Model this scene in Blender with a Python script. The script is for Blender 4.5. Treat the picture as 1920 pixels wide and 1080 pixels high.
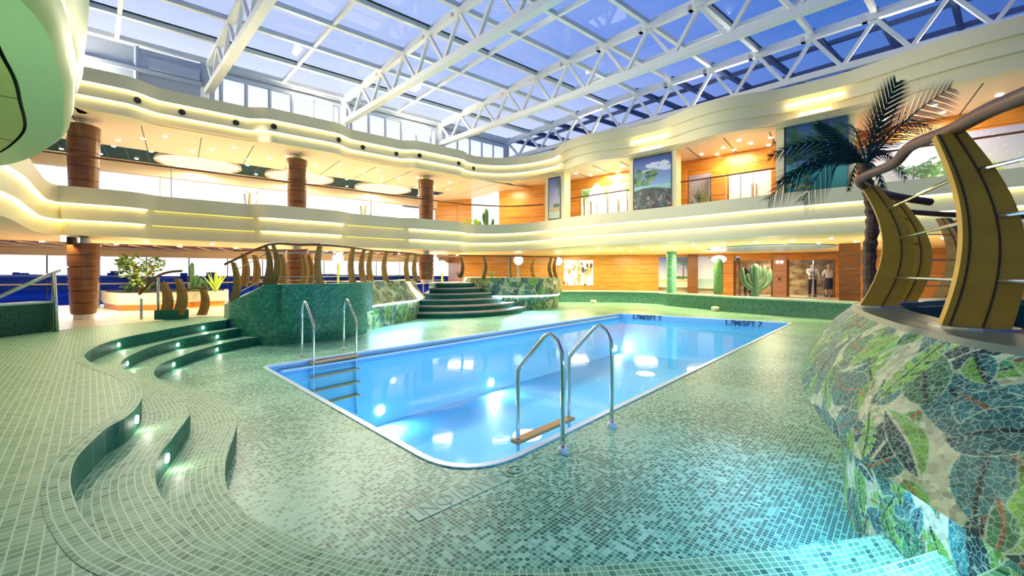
import bpy, bmesh, math, random
import numpy as np
from mathutils import Vector, Matrix
random.seed(7)
for o in list(bpy.data.objects): bpy.data.objects.remove(o)
S = bpy.context.scene
C = S.collection
PI = math.pi

# ------------------------------------------------------------ camera, sky, exposure
F, CX, HY, H = 765.0, 960.0, 513.0, 1.65      # focal length in px of a 1920 frame, horizon row, eye height above the pool deck
cd = bpy.data.cameras.new('camera'); cam = bpy.data.objects.new('camera', cd); C.objects.link(cam)
cam.location = (0, 0, H); cam.rotation_euler = (PI/2, 0, 0)
cd.sensor_width = 36.0; cd.lens = 36.0*F/1920.0; cd.shift_y = -(540.0-HY)/1920.0
cd.clip_start = 0.05; cd.clip_end = 6000
S.camera = cam
S.view_settings.view_transform = 'Standard'; S.view_settings.look = 'None'
S.view_settings.gamma = 1.0; S.view_settings.use_curve_mapping = False
S.view_settings.exposure = 0.28

class NT:
    """tiny node-tree helper"""
    def __init__(s, tree): s.t = tree; s.n = tree.nodes; s.l = tree.links
    def new(s, typ, **kw):
        n = s.n.new(typ)
        for k, v in kw.items(): setattr(n, k, v)
        return n
    def put(s, sock, v):
        if hasattr(v, 'is_output') or isinstance(v, bpy.types.NodeSocket): s.l.new(v, sock)
        else: sock.default_value = v
    def math(s, op, a, b=0.0, c=None, clamp=False):
        n = s.new('ShaderNodeMath', operation=op, use_clamp=clamp)
        s.put(n.inputs[0], a); s.put(n.inputs[1], b)
        if c is not None: s.put(n.inputs[2], c)
        return n.outputs[0]
    def vmath(s, op, a, b=(0, 0, 0)):
        n = s.new('ShaderNodeVectorMath', operation=op)
        s.put(n.inputs[0], a); s.put(n.inputs[1], b)
        return n.outputs[1] if op == 'DOT_PRODUCT' else n.outputs[0]
    def mix(s, f, a, b):
        n = s.new('ShaderNodeMix', data_type='RGBA')
        s.put(n.inputs[0], f)
        for i, v in ((6, a), (7, b)):
            if isinstance(v, tuple) and len(v) == 3: v = v+(1,)
            s.put(n.inputs[i], v)
        return n.outputs[2]
    def ramp(s, f, stops, interp='LINEAR'):
        n = s.new('ShaderNodeValToRGB'); r = n.color_ramp; r.interpolation = interp
        while len(r.elements) < len(stops): r.elements.new(0.5)
        for e, (p, c) in zip(r.elements, stops): e.position = p; e.color = tuple(c)+(1,)
        s.put(n.inputs[0], f); return n.outputs[0]

W = bpy.data.worlds.new('dusk_sky'); S.world = W; W.use_nodes = True
w = NT(W.node_tree); w.n.clear()
g = w.new('ShaderNodeTexCoord').outputs['Generated']
dn = w.vmath('NORMALIZE', g)
sp = w.new('ShaderNodeSeparateXYZ'); w.l.new(dn, sp.inputs[0])
az = w.vmath('DOT_PRODUCT', dn, (-0.80, 0.60, 0.0))           # towards the afterglow
nz = w.new('ShaderNodeTexNoise'); w.put(nz.inputs['Vector'], w.vmath('MULTIPLY', dn, (3, 3, 9))); nz.inputs['Scale'].default_value = 1.3; nz.inputs['Detail'].default_value = 4
az2 = w.math('ADD', az, w.math('MULTIPLY', w.math('SUBTRACT', nz.outputs[0], 0.5), 0.22))
high = w.ramp(w.math('MULTIPLY_ADD', az2, 0.5, 0.5), [(0.30, (0.030, 0.10, 0.42)), (0.50, (0.06, 0.19, 0.62)), (0.62, (0.16, 0.29, 0.80)), (0.76, (0.32, 0.47, 0.92)), (0.88, (0.52, 0.64, 0.97)), (1.0, (0.70, 0.78, 1.0))])
low = w.ramp(w.math('MULTIPLY_ADD', az, 0.5, 0.5), [(0.30, (0.10, 0.2, 0.55)), (0.55, (0.35, 0.45, 0.85)), (0.75, (1.7, 1.65, 1.65)), (1.0, (2.3, 2.2, 2.1))])
el = w.math('DIVIDE', w.math('MAXIMUM', sp.outputs[2], 0.0), 0.46, clamp=True)
bg = w.new('ShaderNodeBackground'); w.l.new(w.mix(w.math('POWER', el, 1.0), low, high), bg.inputs[0]); bg.inputs[1].default_value = 0.86
w.l.new(bg.outputs[0], w.new('ShaderNodeOutputWorld').inputs[0])

LK = 1.0                                      # overall strength of the lamps
def lamp(kind, loc, power, color=(1, .86, .62), size=.3, target=None, angle=100, size_y=None, blend=.6):
    d = bpy.data.lights.new('lamp_light', kind); d.energy = power*LK; d.color = color
    if kind == 'AREA':
        d.size = size
        if size_y: d.shape = 'RECTANGLE'; d.size_y = size_y
    else: d.shadow_soft_size = size
    if kind == 'SPOT': d.spot_size = math.radians(angle); d.spot_blend = blend
    o = bpy.data.objects.new('lamp_light', d); C.objects.link(o); o.location = loc
    if target is not None:
        o.rotation_euler = (Vector(target)-Vector(loc)).to_track_quat('-Z', 'Y').to_euler()
    return o

# ------------------------------------------------------------ geometry helpers
def P(px, py, z):            # the place on the level z that stands at a row/column of the survey photo
    d = F*(H-z)/(py-HY); return Vector(((px-CX)/F*d, d, z))
def D(px, py, d):            # the place at distance d
    return Vector(((px-CX)/F*d, d, H+(HY-py)/F*d))
nL, dL = Vector((-.631, .776)), Vector((.776, .631))          # left facade: outward normal, direction
nR, dR = Vector((.672, .740)), Vector((-.740, .672))          # right facade
R0 = Vector((9.2, 10.9))
def LF(s, p, z=0.0): v = nL*p+dL*s; return Vector((v.x, v.y, z))
def RF(u, p, z=0.0): v = R0+dR*u+nR*p; return Vector((v.x, v.y, z))
def s_at(px, p): r = (px-CX)/F; return -(r*nL.y*p - nL.x*p)/(r*dL.y-dL.x)
def u_at(px, p=0.0):
    b = R0+nR*p; r = (px-CX)/F; return (b.x-r*b.y)/(-dR.x+r*dR.y)

def spline(pts, k=6):
    pts = [Vector(p) for p in pts]; out = []
    n = len(pts)
    for i in range(n-1):
        p0 = pts[max(i-1, 0)]; p1 = pts[i]; p2 = pts[i+1]; p3 = pts[min(i+2, n-1)]
        for j in range(k):
            t = j/k; a = 2*p1; b = p2-p0; c = 2*p0-5*p1+4*p2-p3; e = -p0+3*p1-3*p2+p3
            out.append(0.5*(a+b*t+c*t*t+e*t*t*t))
    out.append(pts[-1]); return out
def arclen(pts):
    a = [0.0]
    for p, q in zip(pts, pts[1:]): a.append(a[-1]+(q-p).length)
    return a
def resample(pts, n):
    a = arclen(pts); out = []; j = 0
    for i in range(n):
        t = a[-1]*i/(n-1)
        while j < len(a)-2 and a[j+1] < t: j += 1
        f = (t-a[j])/max(a[j+1]-a[j], 1e-9); out.append(pts[j].lerp(pts[j+1], min(max(f, 0), 1)))
    return out
def normals2(pts):           # left-hand normals of a plan path
    out = []
    for i in range(len(pts)):
        a = pts[max(i-1, 0)]; b = pts[min(i+1, len(pts)-1)]; t = (b-a); t = Vector((t.x, t.y)).normalized()
        out.append(Vector((-t.y, t.x)))
    return out

class MB:
    def __init__(s): s.v = []; s.f = []; s.mi = []; s.uv = None
    def add(s, vs, fs, mi=0):
        b = len(s.v); s.v += [tuple(v) for v in vs]; s.f += [tuple(b+i for i in f) for f in fs]; s.mi += [mi]*len(fs); return s
    def box(s, c, size, rz=0.0, mi=0):
        hx, hy, hz = size[0]/2, size[1]/2, size[2]/2; ca, sa = math.cos(rz), math.sin(rz); vs = []
        for z in (-hz, hz):
            for x, y in ((-hx, -hy), (hx, -hy), (hx, hy), (-hx, hy)):
                vs.append((c[0]+x*ca-y*sa, c[1]+x*sa+y*ca, c[2]+z))
        return s.add(vs, [(3, 2, 1, 0), (4, 5, 6, 7), (0, 1, 5, 4), (1, 2, 6, 5), (2, 3, 7, 6), (3, 0, 4, 7)], mi)
    def wallbox(s, a, b, z0, z1, t, side=1, mi=0):    # wall slab between plan points a and b, thickness t to the left/right
        a = Vector((a[0], a[1])); b = Vector((b[0], b[1])); d = (b-a).normalized(); n = Vector((-d.y, d.x))*t*side
        q = [a, b, b+n, a+n]
        vs = [(p.x, p.y, z0) for p in q]+[(p.x, p.y, z1) for p in q]
        return s.add(vs, [(3, 2, 1, 0), (4, 5, 6, 7), (0, 1, 5, 4), (1, 2, 6, 5), (2, 3, 7, 6), (3, 0, 4, 7)], mi)
    def beam(s, p, q, w, h=None, mi=0, up=Vector((0, 0, 1))):
        h = h or w; p = Vector(p); q = Vector(q); d = (q-p).normalized()
        x = d.cross(up)
        if x.length < 1e-4: x = d.cross(Vector((0, 1, 0)))
        x.normalize(); y = x.cross(d).normalized(); vs = []
        for c in (p, q):
            for a, b in ((-1, -1), (1, -1), (1, 1), (-1, 1)): vs.append(c+x*a*w/2+y*b*h/2)
        return s.add(vs, [(3, 2, 1, 0), (4, 5, 6, 7), (0, 1, 5, 4), (1, 2, 6, 5), (2, 3, 7, 6), (3, 0, 4, 7)], mi)
    def tube(s, pts, r, seg=10, mi=0, caps=True):
        pts = [Vector(p) for p in pts]; rs = r if isinstance(r, (list, tuple)) else [r]*len(pts)
        t = (pts[1]-pts[0]).normalized(); up = Vector((0, 0, 1)) if abs(t.z) < .9 else Vector((1, 0, 0))
        x = t.cross(up).normalized(); vs = []; n = len(pts)
        for i, p in enumerate(pts):
            t = (pts[min(i+1, n-1)]-pts[max(i-1, 0)]).normalized()
            x = (x-t*x.dot(t)).normalized(); y = t.cross(x)
            for j in range(seg):
                a = 2*PI*j/seg; vs.append(p+(x*math.cos(a)+y*math.sin(a))*rs[i])
        fs = [(i*seg+j, i*seg+(j+1) % seg, (i+1)*seg+(j+1) % seg, (i+1)*seg+j) for i in range(n-1) for j in range(seg)]
        if caps: fs += [tuple(range(seg-1, -1, -1)), tuple((n-1)*seg+j for j in range(seg))]
        return s.add(vs, fs, mi)
    def lathe(s, c, prof, seg=28, mi=0, caps=True):
        vs = [(c[0]+r*math.cos(2*PI*j/seg), c[1]+r*math.sin(2*PI*j/seg), c[2]+z) for r, z in prof for j in range(seg)]
        n = len(prof)
        fs = [(i*seg+j, i*seg+(j+1) % seg, (i+1)*seg+(j+1) % seg, (i+1)*seg+j) for i in range(n-1) for j in range(seg)]
        if caps: fs += [tuple(range(seg-1, -1, -1)), tuple((n-1)*seg+j for j in range(seg))]
        return s.add(vs, fs, mi)
    def sphere(s, c, r, seg=16, sz=1.0, mi=0):
        n = seg//2
        return s.lathe((c[0], c[1], c[2]), [(max(r*math.sin(PI*i/n), r*.02), -r*sz*math.cos(PI*i/n)) for i in range(n+1)], seg, mi)
    def disc(s, c, n, r, th=.02, seg=20, mi=0):
        n = Vector(n).normalized(); return s.tube([Vector(c), Vector(c)+n*th], r, seg, mi)
    def loft(s, rows, mi=0, close=False):
        m = len(rows[0]); vs = [v for r in rows for v in r]
        fs = [(i*m+j, i*m+j+1, (i+1)*m+j+1, (i+1)*m+j) for i in range(len(rows)-1) for j in range(m-1)]
        return s.add(vs, fs, mi)
    def prism(s, poly, z0, z1, mi=0, bottom=True):
        n = len(poly); vs = [(p[0], p[1], z0) for p in poly]+[(p[0], p[1], z1) for p in poly]
        fs = [(i, (i+1) % n, n+(i+1) % n, n+i) for i in range(n)]+[tuple(range(n, 2*n))]
        if bottom: fs.append(tuple(range(n-1, -1, -1)))
        return s.add(vs, fs, mi)
    def build(s, name, mats, parent=None, smooth=False, kind=None):
        me = bpy.data.meshes.new(name); me.from_pydata(s.v, [], s.f)
        if not isinstance(mats, (list, tuple)): mats = [mats]
        for m in mats: me.materials.append(m)
        if len(mats) > 1: me.polygons.foreach_set('material_index', s.mi)
        if smooth:
            me.polygons.foreach_set('use_smooth', [True]*len(me.polygons))
            if smooth is not True: me.set_sharp_from_angle(angle=math.radians(smooth))
        me.update()
        o = bpy.data.objects.new(name, me); C.objects.link(o)
        if parent is not None: o.parent = parent
        if kind: o['kind'] = kind
        return o
def tag(o, label, cat, group=None, kind=None):
    o['label'] = label; o['category'] = cat
    if group: o['group'] = group
    if kind: o['kind'] = kind
    return o
def thing(name, label, cat, loc=(0, 0, 0), group=None):
    o = bpy.data.objects.new(name, None); C.objects.link(o); o.location = loc; o.empty_display_size = .2
    return tag(o, label, cat, group)
def local(root, mb):          # shift builder vertices into the frame of an Empty
    l = root.location; mb.v = [(a-l.x, b-l.y, c-l.z) for a, b, c in mb.v]; return mb
def part(root, name, mb, mat, smooth=False, label=None):
    o = local(root, mb).build(name, mat, root, smooth)
    if label: o['label'] = label
    return o
def copy_tree(o, parent=None):
    c = o.copy(); C.objects.link(c)
    if parent is not None: c.parent = parent
    for ch in list(o.children): copy_tree(ch, c)
    return c

# ------------------------------------------------------------ materials
def mat(name, color, rough=.5, metal=0.0, emit=None, es=0.0, spec=.5):
    m = bpy.data.materials.new(name); m.use_nodes = True; b = m.node_tree.nodes['Principled BSDF']
    b.inputs['Base Color'].default_value = tuple(color)+(1,); b.inputs['Roughness'].default_value = rough
    b.inputs['Metallic'].default_value = metal; b.inputs['Specular IOR Level'].default_value = spec
    if emit: b.inputs['Emission Color'].default_value = tuple(emit)+(1,); b.inputs['Emission Strength'].default_value = es
    return m
def noise_mat(name, c1, c2, scale=(4, 4, 4), rough=.5, detail=4, lo=.35, hi=.65, spec=.5):
    m = mat(name, c1, rough, spec=spec); t = NT(m.node_tree); b = t.n['Principled BSDF']
    tc = t.new('ShaderNodeTexCoord').outputs['Object']
    n = t.new('ShaderNodeTexNoise'); t.put(n.inputs['Vector'], t.vmath('MULTIPLY', tc, scale)); n.inputs['Scale'].default_value = 1; n.inputs['Detail'].default_value = detail
    t.l.new(t.ramp(n.outputs[0], [(lo, c1), (hi, c2)]), b.inputs['Base Color']); return m
def tile_mat(name, size, grout, stops, rough=.3, rot=.768, uv=False, patch=0.0, grout_w=.10, patch_cols=None, vert=False, spec=.3, blotch=None):
    """square mosaic: every tile draws its own colour from the stops"""
    m = mat(name, grout, rough, spec=spec); t = NT(m.node_tree); b = t.n['Principled BSDF']
    if uv: vec = t.new('ShaderNodeUVMap').outputs[0]
    else:
        vec = t.new('ShaderNodeNewGeometry').outputs['Position']
        if not vert:
            mp = t.new('ShaderNodeMapping'); mp.inputs['Rotation'].default_value = (0, 0, rot); t.l.new(vec, mp.inputs[0]); vec = mp.outputs[0]
    if vert:      # walls: distance along the wall stands in for x
        sx = t.new('ShaderNodeSeparateXYZ'); t.l.new(vec, sx.inputs[0])
        cb = t.new('ShaderNodeCombineXYZ'); t.put(cb.inputs[0], t.math('ADD', t.math('MULTIPLY', sx.outputs[0], .78), t.math('MULTIPLY', sx.outputs[1], .62))); t.l.new(sx.outputs[2], cb.inputs[1]); vec = cb.outputs[0]
    sc = t.vmath('MULTIPLY', vec, (1/size, 1/size, 0 if not uv else 1))
    cell = t.vmath('FLOOR', sc); fr = t.vmath('FRACTION', sc)
    wn = t.new('ShaderNodeTexWhiteNoise', noise_dimensions='2D'); t.l.new(cell, wn.inputs['Vector'])
    v = wn.outputs[0]
    if patch:
        nn = t.new('ShaderNodeTexNoise', noise_dimensions='2D'); t.put(nn.inputs['Vector'], t.vmath('MULTIPLY', cell, (size*.9, size*.9, 0))); nn.inputs['Scale'].default_value = .8; nn.inputs['Detail'].default_value = 4
        v = t.math('ADD', v, t.math('MULTIPLY', t.math('SUBTRACT', nn.outputs[0], .5), patch), clamp=True)
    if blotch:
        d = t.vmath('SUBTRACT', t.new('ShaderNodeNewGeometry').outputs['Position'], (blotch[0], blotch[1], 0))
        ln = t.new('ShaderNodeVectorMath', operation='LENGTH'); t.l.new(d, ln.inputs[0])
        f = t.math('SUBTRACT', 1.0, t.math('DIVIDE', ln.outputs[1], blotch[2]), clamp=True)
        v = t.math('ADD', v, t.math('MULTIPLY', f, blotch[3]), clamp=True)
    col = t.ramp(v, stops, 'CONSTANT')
    sx = t.new('ShaderNodeSeparateXYZ'); t.l.new(fr, sx.inputs[0])
    gx = t.math('LESS_THAN', sx.outputs[0], grout_w); gy = t.math('LESS_THAN', sx.outputs[1], grout_w)
    t.l.new(t.mix(t.math('MAXIMUM', gx, gy), col, grout), b.inputs['Base Color'])
    return m
def wood_mat(name, c1, c2, seam=.33, rough=.35, axis=2, grain=1.0):
    m = mat(name, c1, rough); t = NT(m.node_tree); b = t.n['Principled BSDF']
    pos = t.new('ShaderNodeNewGeometry').outputs['Position']
    sc = [1.2*grain]*3; sc[axis] = 14.0*grain
    n = t.new('ShaderNodeTexNoise'); t.put(n.inputs['Vector'], t.vmath('MULTIPLY', pos, tuple(sc))); n.inputs['Scale'].default_value = 1; n.inputs['Detail'].default_value = 5
    col = t.ramp(n.outputs[0], [(.3, c2), (.7, c1)])
    if seam:
        sx = t.new('ShaderNodeSeparateXYZ'); t.l.new(pos, sx.inputs[0])
        fz = t.math('FRACT', t.math('DIVIDE', sx.outputs[axis], seam))
        col = t.mix(t.math('LESS_THAN', fz, .035), col, tuple(x*.35 for x in c2))
    t.l.new(col, b.inputs['Base Color']); return m
def glass_mat(name, tint=(1, 1, 1), refl=.08, rough=.02, opac=0.0):
    m = bpy.data.materials.new(name); m.use_nodes = True; t = NT(m.node_tree); t.n.clear()
    tr = t.new('ShaderNodeBsdfTransparent'); tr.inputs[0].default_value = tuple(tint)+(1,)
    gl = t.new('ShaderNodeBsdfGlossy'); gl.inputs['Roughness'].default_value = rough
    fr = t.new('ShaderNodeFresnel'); fr.inputs[0].default_value = 1.35
    f = t.math('MULTIPLY', fr.outputs[0], refl*10, clamp=True)
    mx = t.new('ShaderNodeMixShader'); t.put(mx.inputs[0], f); t.l.new(tr.outputs[0], mx.inputs[1]); t.l.new(gl.outputs[0], mx.inputs[2])
    t.l.new(mx.outputs[0], t.new('ShaderNodeOutputMaterial').inputs[0]); return m
def emit_mat(name, color, strength):
    m = bpy.data.materials.new(name); m.use_nodes = True; t = NT(m.node_tree); t.n.clear()
    e = t.new('ShaderNodeEmission'); e.inputs[0].default_value = tuple(color)+(1,); e.inputs[1].default_value = strength
    t.l.new(e.outputs[0], t.new('ShaderNodeOutputMaterial').inputs[0]); return m
def attr_mat(name, rough=.4, crackle=0, emit=0.0, spec=.5, grout=(.42, .56, .40), gw=.045):
    m = mat(name, (1, 1, 1), rough, spec=spec); t = NT(m.node_tree); b = t.n['Principled BSDF']
    a = t.new('ShaderNodeAttribute', attribute_name='Col'); col = a.outputs[0]
    if crackle:
        v = t.new('ShaderNodeTexVoronoi', feature='DISTANCE_TO_EDGE'); t.put(v.inputs['Vector'], t.new('ShaderNodeUVMap').outputs[0]); v.inputs['Scale'].default_value = crackle
        v2 = t.new('ShaderNodeTexVoronoi'); t.put(v2.inputs['Vector'], t.new('ShaderNodeUVMap').outputs[0]); v2.inputs['Scale'].default_value = crackle
        sx = t.new('ShaderNodeSeparateColor'); t.l.new(v2.outputs['Color'], sx.inputs[0])
        br = t.math('MULTIPLY_ADD', sx.outputs[0], .7, .62)
        cc = t.new('ShaderNodeVectorMath', operation='SCALE'); t.l.new(col, cc.inputs[0]); t.l.new(br, cc.inputs['Scale'])
        col = t.mix(t.math('LESS_THAN', v.outputs[0], gw), cc.outputs[0], t.mix(.5, cc.outputs[0], grout))
    t.l.new(col, b.inputs['Base Color'])
    if emit: t.l.new(col, b.inputs['Emission Color']); b.inputs['Emission Strength'].default_value = emit
    return m

M = {}
M['cream'] = mat('cream_paint', (.80, .71, .43), .45)
M['ceil'] = mat('peach_ceiling_panel', (.86, .68, .46), .4)
M['white'] = mat('white_paint', (.85, .85, .82), .4)
M['truss'] = mat('white_steel', (.84, .84, .80), .4)
M['bar'] = mat('glazing_bar_white', (.66, .70, .76), .4)
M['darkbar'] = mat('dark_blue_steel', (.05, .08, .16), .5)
M['panelblue'] = mat('pale_blue_panel', (.45, .52, .66), .5)
M['teal'] = mat('dark_teal_ceiling', (.008, .05, .06), .5, spec=.1)
M['green_soffit'] = mat('pale_green_panel', (.34, .58, .28), .5)
M['green_soffit2'] = mat('pale_yellow_green_panel', (.30, .42, .11), .5)
M['black'] = mat('black', (.01, .01, .01), .5)
M['darkseam'] = mat('dark_gasket', (.02, .04, .02), .6)
M['wood'] = wood_mat('orange_wood_panel', (.72, .32, .055), (.50, .19, .025), .55, .3)
M['woodcol'] = wood_mat('brown_wood_veneer', (.25, .10, .022), (.15, .055, .012), 0, .3)
M['woodrib'] = wood_mat('golden_laminated_wood', (.60, .33, .012), (.50, .26, .010), 0, .55, grain=.6)
M['woodribdark'] = wood_mat('dark_golden_laminated_wood', (.34, .18, .03), (.24, .12, .02), 0, .5, grain=.6)
M['ledthin'] = emit_mat('thin_amber_led', (1, .78, .12), 1.3)
M['ledgreen'] = emit_mat('soft_led', (1, .95, .5), 2.6)
M['woodrail'] = wood_mat('brown_handrail_wood', (.17, .06, .02), (.11, .038, .012), 0, .5)
M['woodtread'] = wood_mat('teak', (.72, .38, .13), (.55, .27, .08), 0, .45)
M['decking'] = wood_mat('brown_decking', (.22, .09, .04), (.14, .055, .025), .12, .5, axis=0)
M['steel'] = mat('polished_steel', (.70, .72, .68), .16, 1.0)
M['steel2'] = mat('brushed_steel', (.5, .55, .5), .3, 1.0)
M['led'] = emit_mat('led_warm', (1, .84, .38), 6.0)
M['ledblue'] = emit_mat('led_cool', (.55, .80, 1.0), 7.0)
M['down'] = emit_mat('downlight_lens', (1, .93, .75), 9.0)
M['globe'] = emit_mat('globe_glow', (1, .96, .85), 3.2)
M['discglow'] = emit_mat('ceiling_disc_glow', (1, .86, .52), 1.25)
M['glass'] = glass_mat('clear_glass', (.97, .98, 1.0), .09)
M['glassblue'] = glass_mat('blue_glass', (.45, .60, .90), .12)
M['glassroof'] = glass_mat('roof_glass', (.93, .95, 1.0), .10, .01)
M['whitefloor'] = mat('white_stone', (.80, .77, .70), .25)
M['beigefloor'] = mat('beige_stone', (.62, .56, .42), .3)
M['stone'] = noise_mat('pale_stone', (.62, .60, .44), (.78, .76, .60), (9, 9, 9), .6)
M['orange'] = mat('orange_plinth', (.80, .30, .05), .5)
GR = (.50, .70, .52)
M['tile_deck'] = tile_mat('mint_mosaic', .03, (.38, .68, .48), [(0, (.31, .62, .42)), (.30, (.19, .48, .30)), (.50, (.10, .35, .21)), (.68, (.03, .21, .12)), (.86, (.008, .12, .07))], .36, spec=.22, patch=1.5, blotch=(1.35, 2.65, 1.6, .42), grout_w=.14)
M['tile_upper'] = tile_mat('green_mosaic_upper', .045, (.52, .74, .48), [(0, (.25, .47, .25)), (.4, (.18, .40, .20)), (.75, (.12, .32, .16))], .40, spec=.2, patch=.5, grout_w=.15)
M['tile_tread'] = tile_mat('green_mosaic_tread', .038, (.50, .74, .48), [(0, (.20, .44, .24)), (.4, (.13, .36, .18)), (.7, (.075, .27, .13)), (.92, (.02, .15, .08))], .42, spec=.16, uv=True, grout_w=.16)
M['tile_riser'] = tile_mat('deep_green_mosaic', .03, (.05, .22, .15), [(0, (.008, .13, .08)), (.5, (.012, .16, .10)), (.8, (.006, .09, .06))], .5, spec=.15, vert=True, grout_w=.1)
M['tile_wall'] = tile_mat('emerald_mosaic', .05, (.06, .27, .17), [(0, (.03, .22, .13)), (.4, (.045, .26, .16)), (.7, (.02, .16, .10)), (.88, (.08, .33, .21))], .32, vert=True, grout_w=.1)
M['tile_curb'] = tile_mat('sea_green_mosaic', .06, (.22, .46, .32), [(0, (.12, .38, .25)), (.5, (.16, .43, .29)), (.8, (.07, .28, .19))], .3, vert=True, grout_w=.1)
M['tile_dark'] = tile_mat('bottle_green_mosaic', .04, (.03, .13, .08), [(0, (.008, .075, .045)), (.5, (.012, .095, .06)), (.8, (.005, .05, .035))], .4, vert=True, grout_w=.1)
M['poolwall'] = mat('pool_blue_liner', (.26, .70, .93), .5)
M['poolfloor'] = mat('pool_floor_blue', (.14, .55, .90), .5)
M['poolband'] = mat('pool_waterline_blue', (.20, .50, .85), .35)
M['coping'] = mat('pool_coping', (.72, .88, .95), .3)
M['ink'] = mat('dark_blue_lettering', (.01, .05, .14), .5)
M['skin'] = mat('skin', (.62, .36, .25), .5)
M['shirt'] = mat('white_shirt', (.82, .82, .80), .7)
M['trousers'] = mat('black_cloth', (.015, .015, .02), .7)
M['vest'] = mat('grey_waistcoat', (.12, .13, .12), .7)
M['hair'] = mat('dark_hair', (.03, .02, .015), .6)
M['hairblond'] = mat('fair_hair', (.60, .36, .12), .6)
M['cactus'] = noise_mat('cactus_green', (.025, .10, .03), (.06, .18, .05), (6, 6, 6), .5)
M['leaf'] = noise_mat('leaf_green', (.05, .14, .03), (.26, .36, .07), (5, 5, 5), .5)
M['leafbright'] = mat('aloe_yellow_green', (.42, .62, .07), .5)
M['palmleaf'] = mat('palm_frond_green', (.006, .050, .030), .65, spec=.15)
M['bark'] = noise_mat('palm_bark', (.05, .025, .015), (.17, .10, .06), (14, 14, 20), .8)
M['soil'] = mat('soil', (.06, .05, .03), .9)
# ============================================================ THE SETTING
Z_UP, Z2, Z1, ZF = .57, .38, .19, .42
# ---------- pool
PA, PB, PC, PD_ = Vector((-4.41, 7.25)), Vector((-.37, 3.28)), Vector((9.35, 13.65)), Vector((4.46, 17.0))
def rounded(poly, radii, k=8):
    out = []; n = len(poly)
    for i in range(n):
        p = poly[i]; a = (poly[i-1]-p).normalized(); b = (poly[(i+1) % n]-p).normalized(); r = radii[i]
        s0 = p+a*r; s1 = p+b*r
        for j in range(k+1):
            t = j/k; out.append(s0*(1-t)**2+p*2*t*(1-t)+s1*t*t)
    return out
pool = rounded([PA, PB, PC, PD_], [.22, .62, .15, .3])
WZ, FZ = -.21, -1.65
pb = MB()
n = len(pool)
vs = []
for z in (0.0, WZ-.03, FZ): vs += [(p.x, p.y, z) for p in pool]
pb.add(vs, [((i+1) % n, i, n+i, n+(i+1) % n) for i in range(n)], 1)
pb.add(vs[n:], [((i+1) % n, i, n+i, n+(i+1) % n) for i in range(n)], 0)
pb.add([(p.x, p.y, FZ) for p in pool], [tuple(range(n))], 2)
basin = pb.build('trim_1', [M['poolwall'], M['poolband'], M['poolfloor']], kind='structure'); basin['label'] = 'blue pool basin walls and floor sunk into the green mosaic deck'
# coping, part of the basin
def offset_closed(poly, d):
    out = []; n = len(poly)
    for i in range(n):
        t = (poly[(i+1) % n]-poly[i-1]).normalized(); out.append(poly[i]+Vector((t.y, -t.x))*d)
    return out
po = offset_closed(pool, .055); pi_ = offset_closed(pool, -.012)
cb = MB(); vs = [(p.x, p.y, .012) for p in po]+[(p.x, p.y, .012) for p in pi_]+[(p.x, p.y, -.03) for p in pi_]+[(p.x, p.y, -.01) for p in po]
cb.add(vs, [(i, (i+1) % n, n+(i+1) % n, n+i) for i in range(n)]+[(n+i, n+(i+1) % n, 2*n+(i+1) % n, 2*n+i) for i in range(n)]+[(3*n+i, 3*n+(i+1) % n, (i+1) % n, i) for i in range(n)])
cp = cb.build('coping', M['coping'], basin); cp['label'] = 'thin white coping around the pool edge'
# overflow ledge along the far long side
lg = MB(); e = (PD_-PA).normalized(); q = Vector((e.y, -e.x))
a, b = PA+e*.25+q*.012, PD_-e*.3+q*.012
lg.add([(a.x, a.y, -.10), (b.x, b.y, -.10), (b.x+q.x*.13, b.y+q.y*.13, -.10), (a.x+q.x*.13, a.y+q.y*.13, -.10),
        (a.x, a.y, -.13), (b.x, b.y, -.13), (b.x+q.x*.13, b.y+q.y*.13, -.13), (a.x+q.x*.13, a.y+q.y*.13, -.13)],
       [(3, 2, 1, 0), (4, 5, 6, 7), (2, 3, 7, 6), (0, 3, 7, 4), (1, 2, 6, 5)])
o = lg.build('overflow_ledge', M['coping'], basin)
# water
wm = bpy.data.materials.new('pool_water'); wm.use_nodes = True; t = NT(wm.node_tree); t.n.clear()
tr = t.new('ShaderNodeBsdfTransparent'); tr.inputs[0].default_value = (.86, .97, 1.0, 1)
gl = t.new('ShaderNodeBsdfGlossy'); gl.inputs['Roughness'].default_value = .06
bp = t.new('ShaderNodeBump'); bp.inputs['Strength'].default_value = .06; bp.inputs['Distance'].default_value = .03
nn = t.new('ShaderNodeTexNoise'); t.l.new(t.new('ShaderNodeNewGeometry').outputs['Position'], nn.inputs['Vector']); nn.inputs['Scale'].default_value = 3.0; t.l.new(nn.outputs[0], bp.inputs['Height'])
t.l.new(bp.outputs[0], gl.inputs['Normal'])
fr = t.new('ShaderNodeFresnel'); fr.inputs[0].default_value = 1.20; t.l.new(bp.outputs[0], fr.inputs['Normal'])
mx = t.new('ShaderNodeMixShader'); t.put(mx.inputs[0], t.math('MULTIPLY', fr.outputs[0], .62)); t.l.new(tr.outputs[0], mx.inputs[1]); t.l.new(gl.outputs[0], mx.inputs[2])
t.l.new(mx.outputs[0], t.new('ShaderNodeOutputMaterial').inputs[0])
wt = MB(); wt.add([(p.x, p.y, WZ) for p in pool], [tuple(range(n))])
if (pool[1]-pool[0]).cross(pool[12]-pool[1]) < 0: wt.f[0] = tuple(reversed(wt.f[0]))
water = wt.build('pool_water', wm); tag(water, 'clear light blue water filling the sunken swimming pool', 'water')
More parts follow.
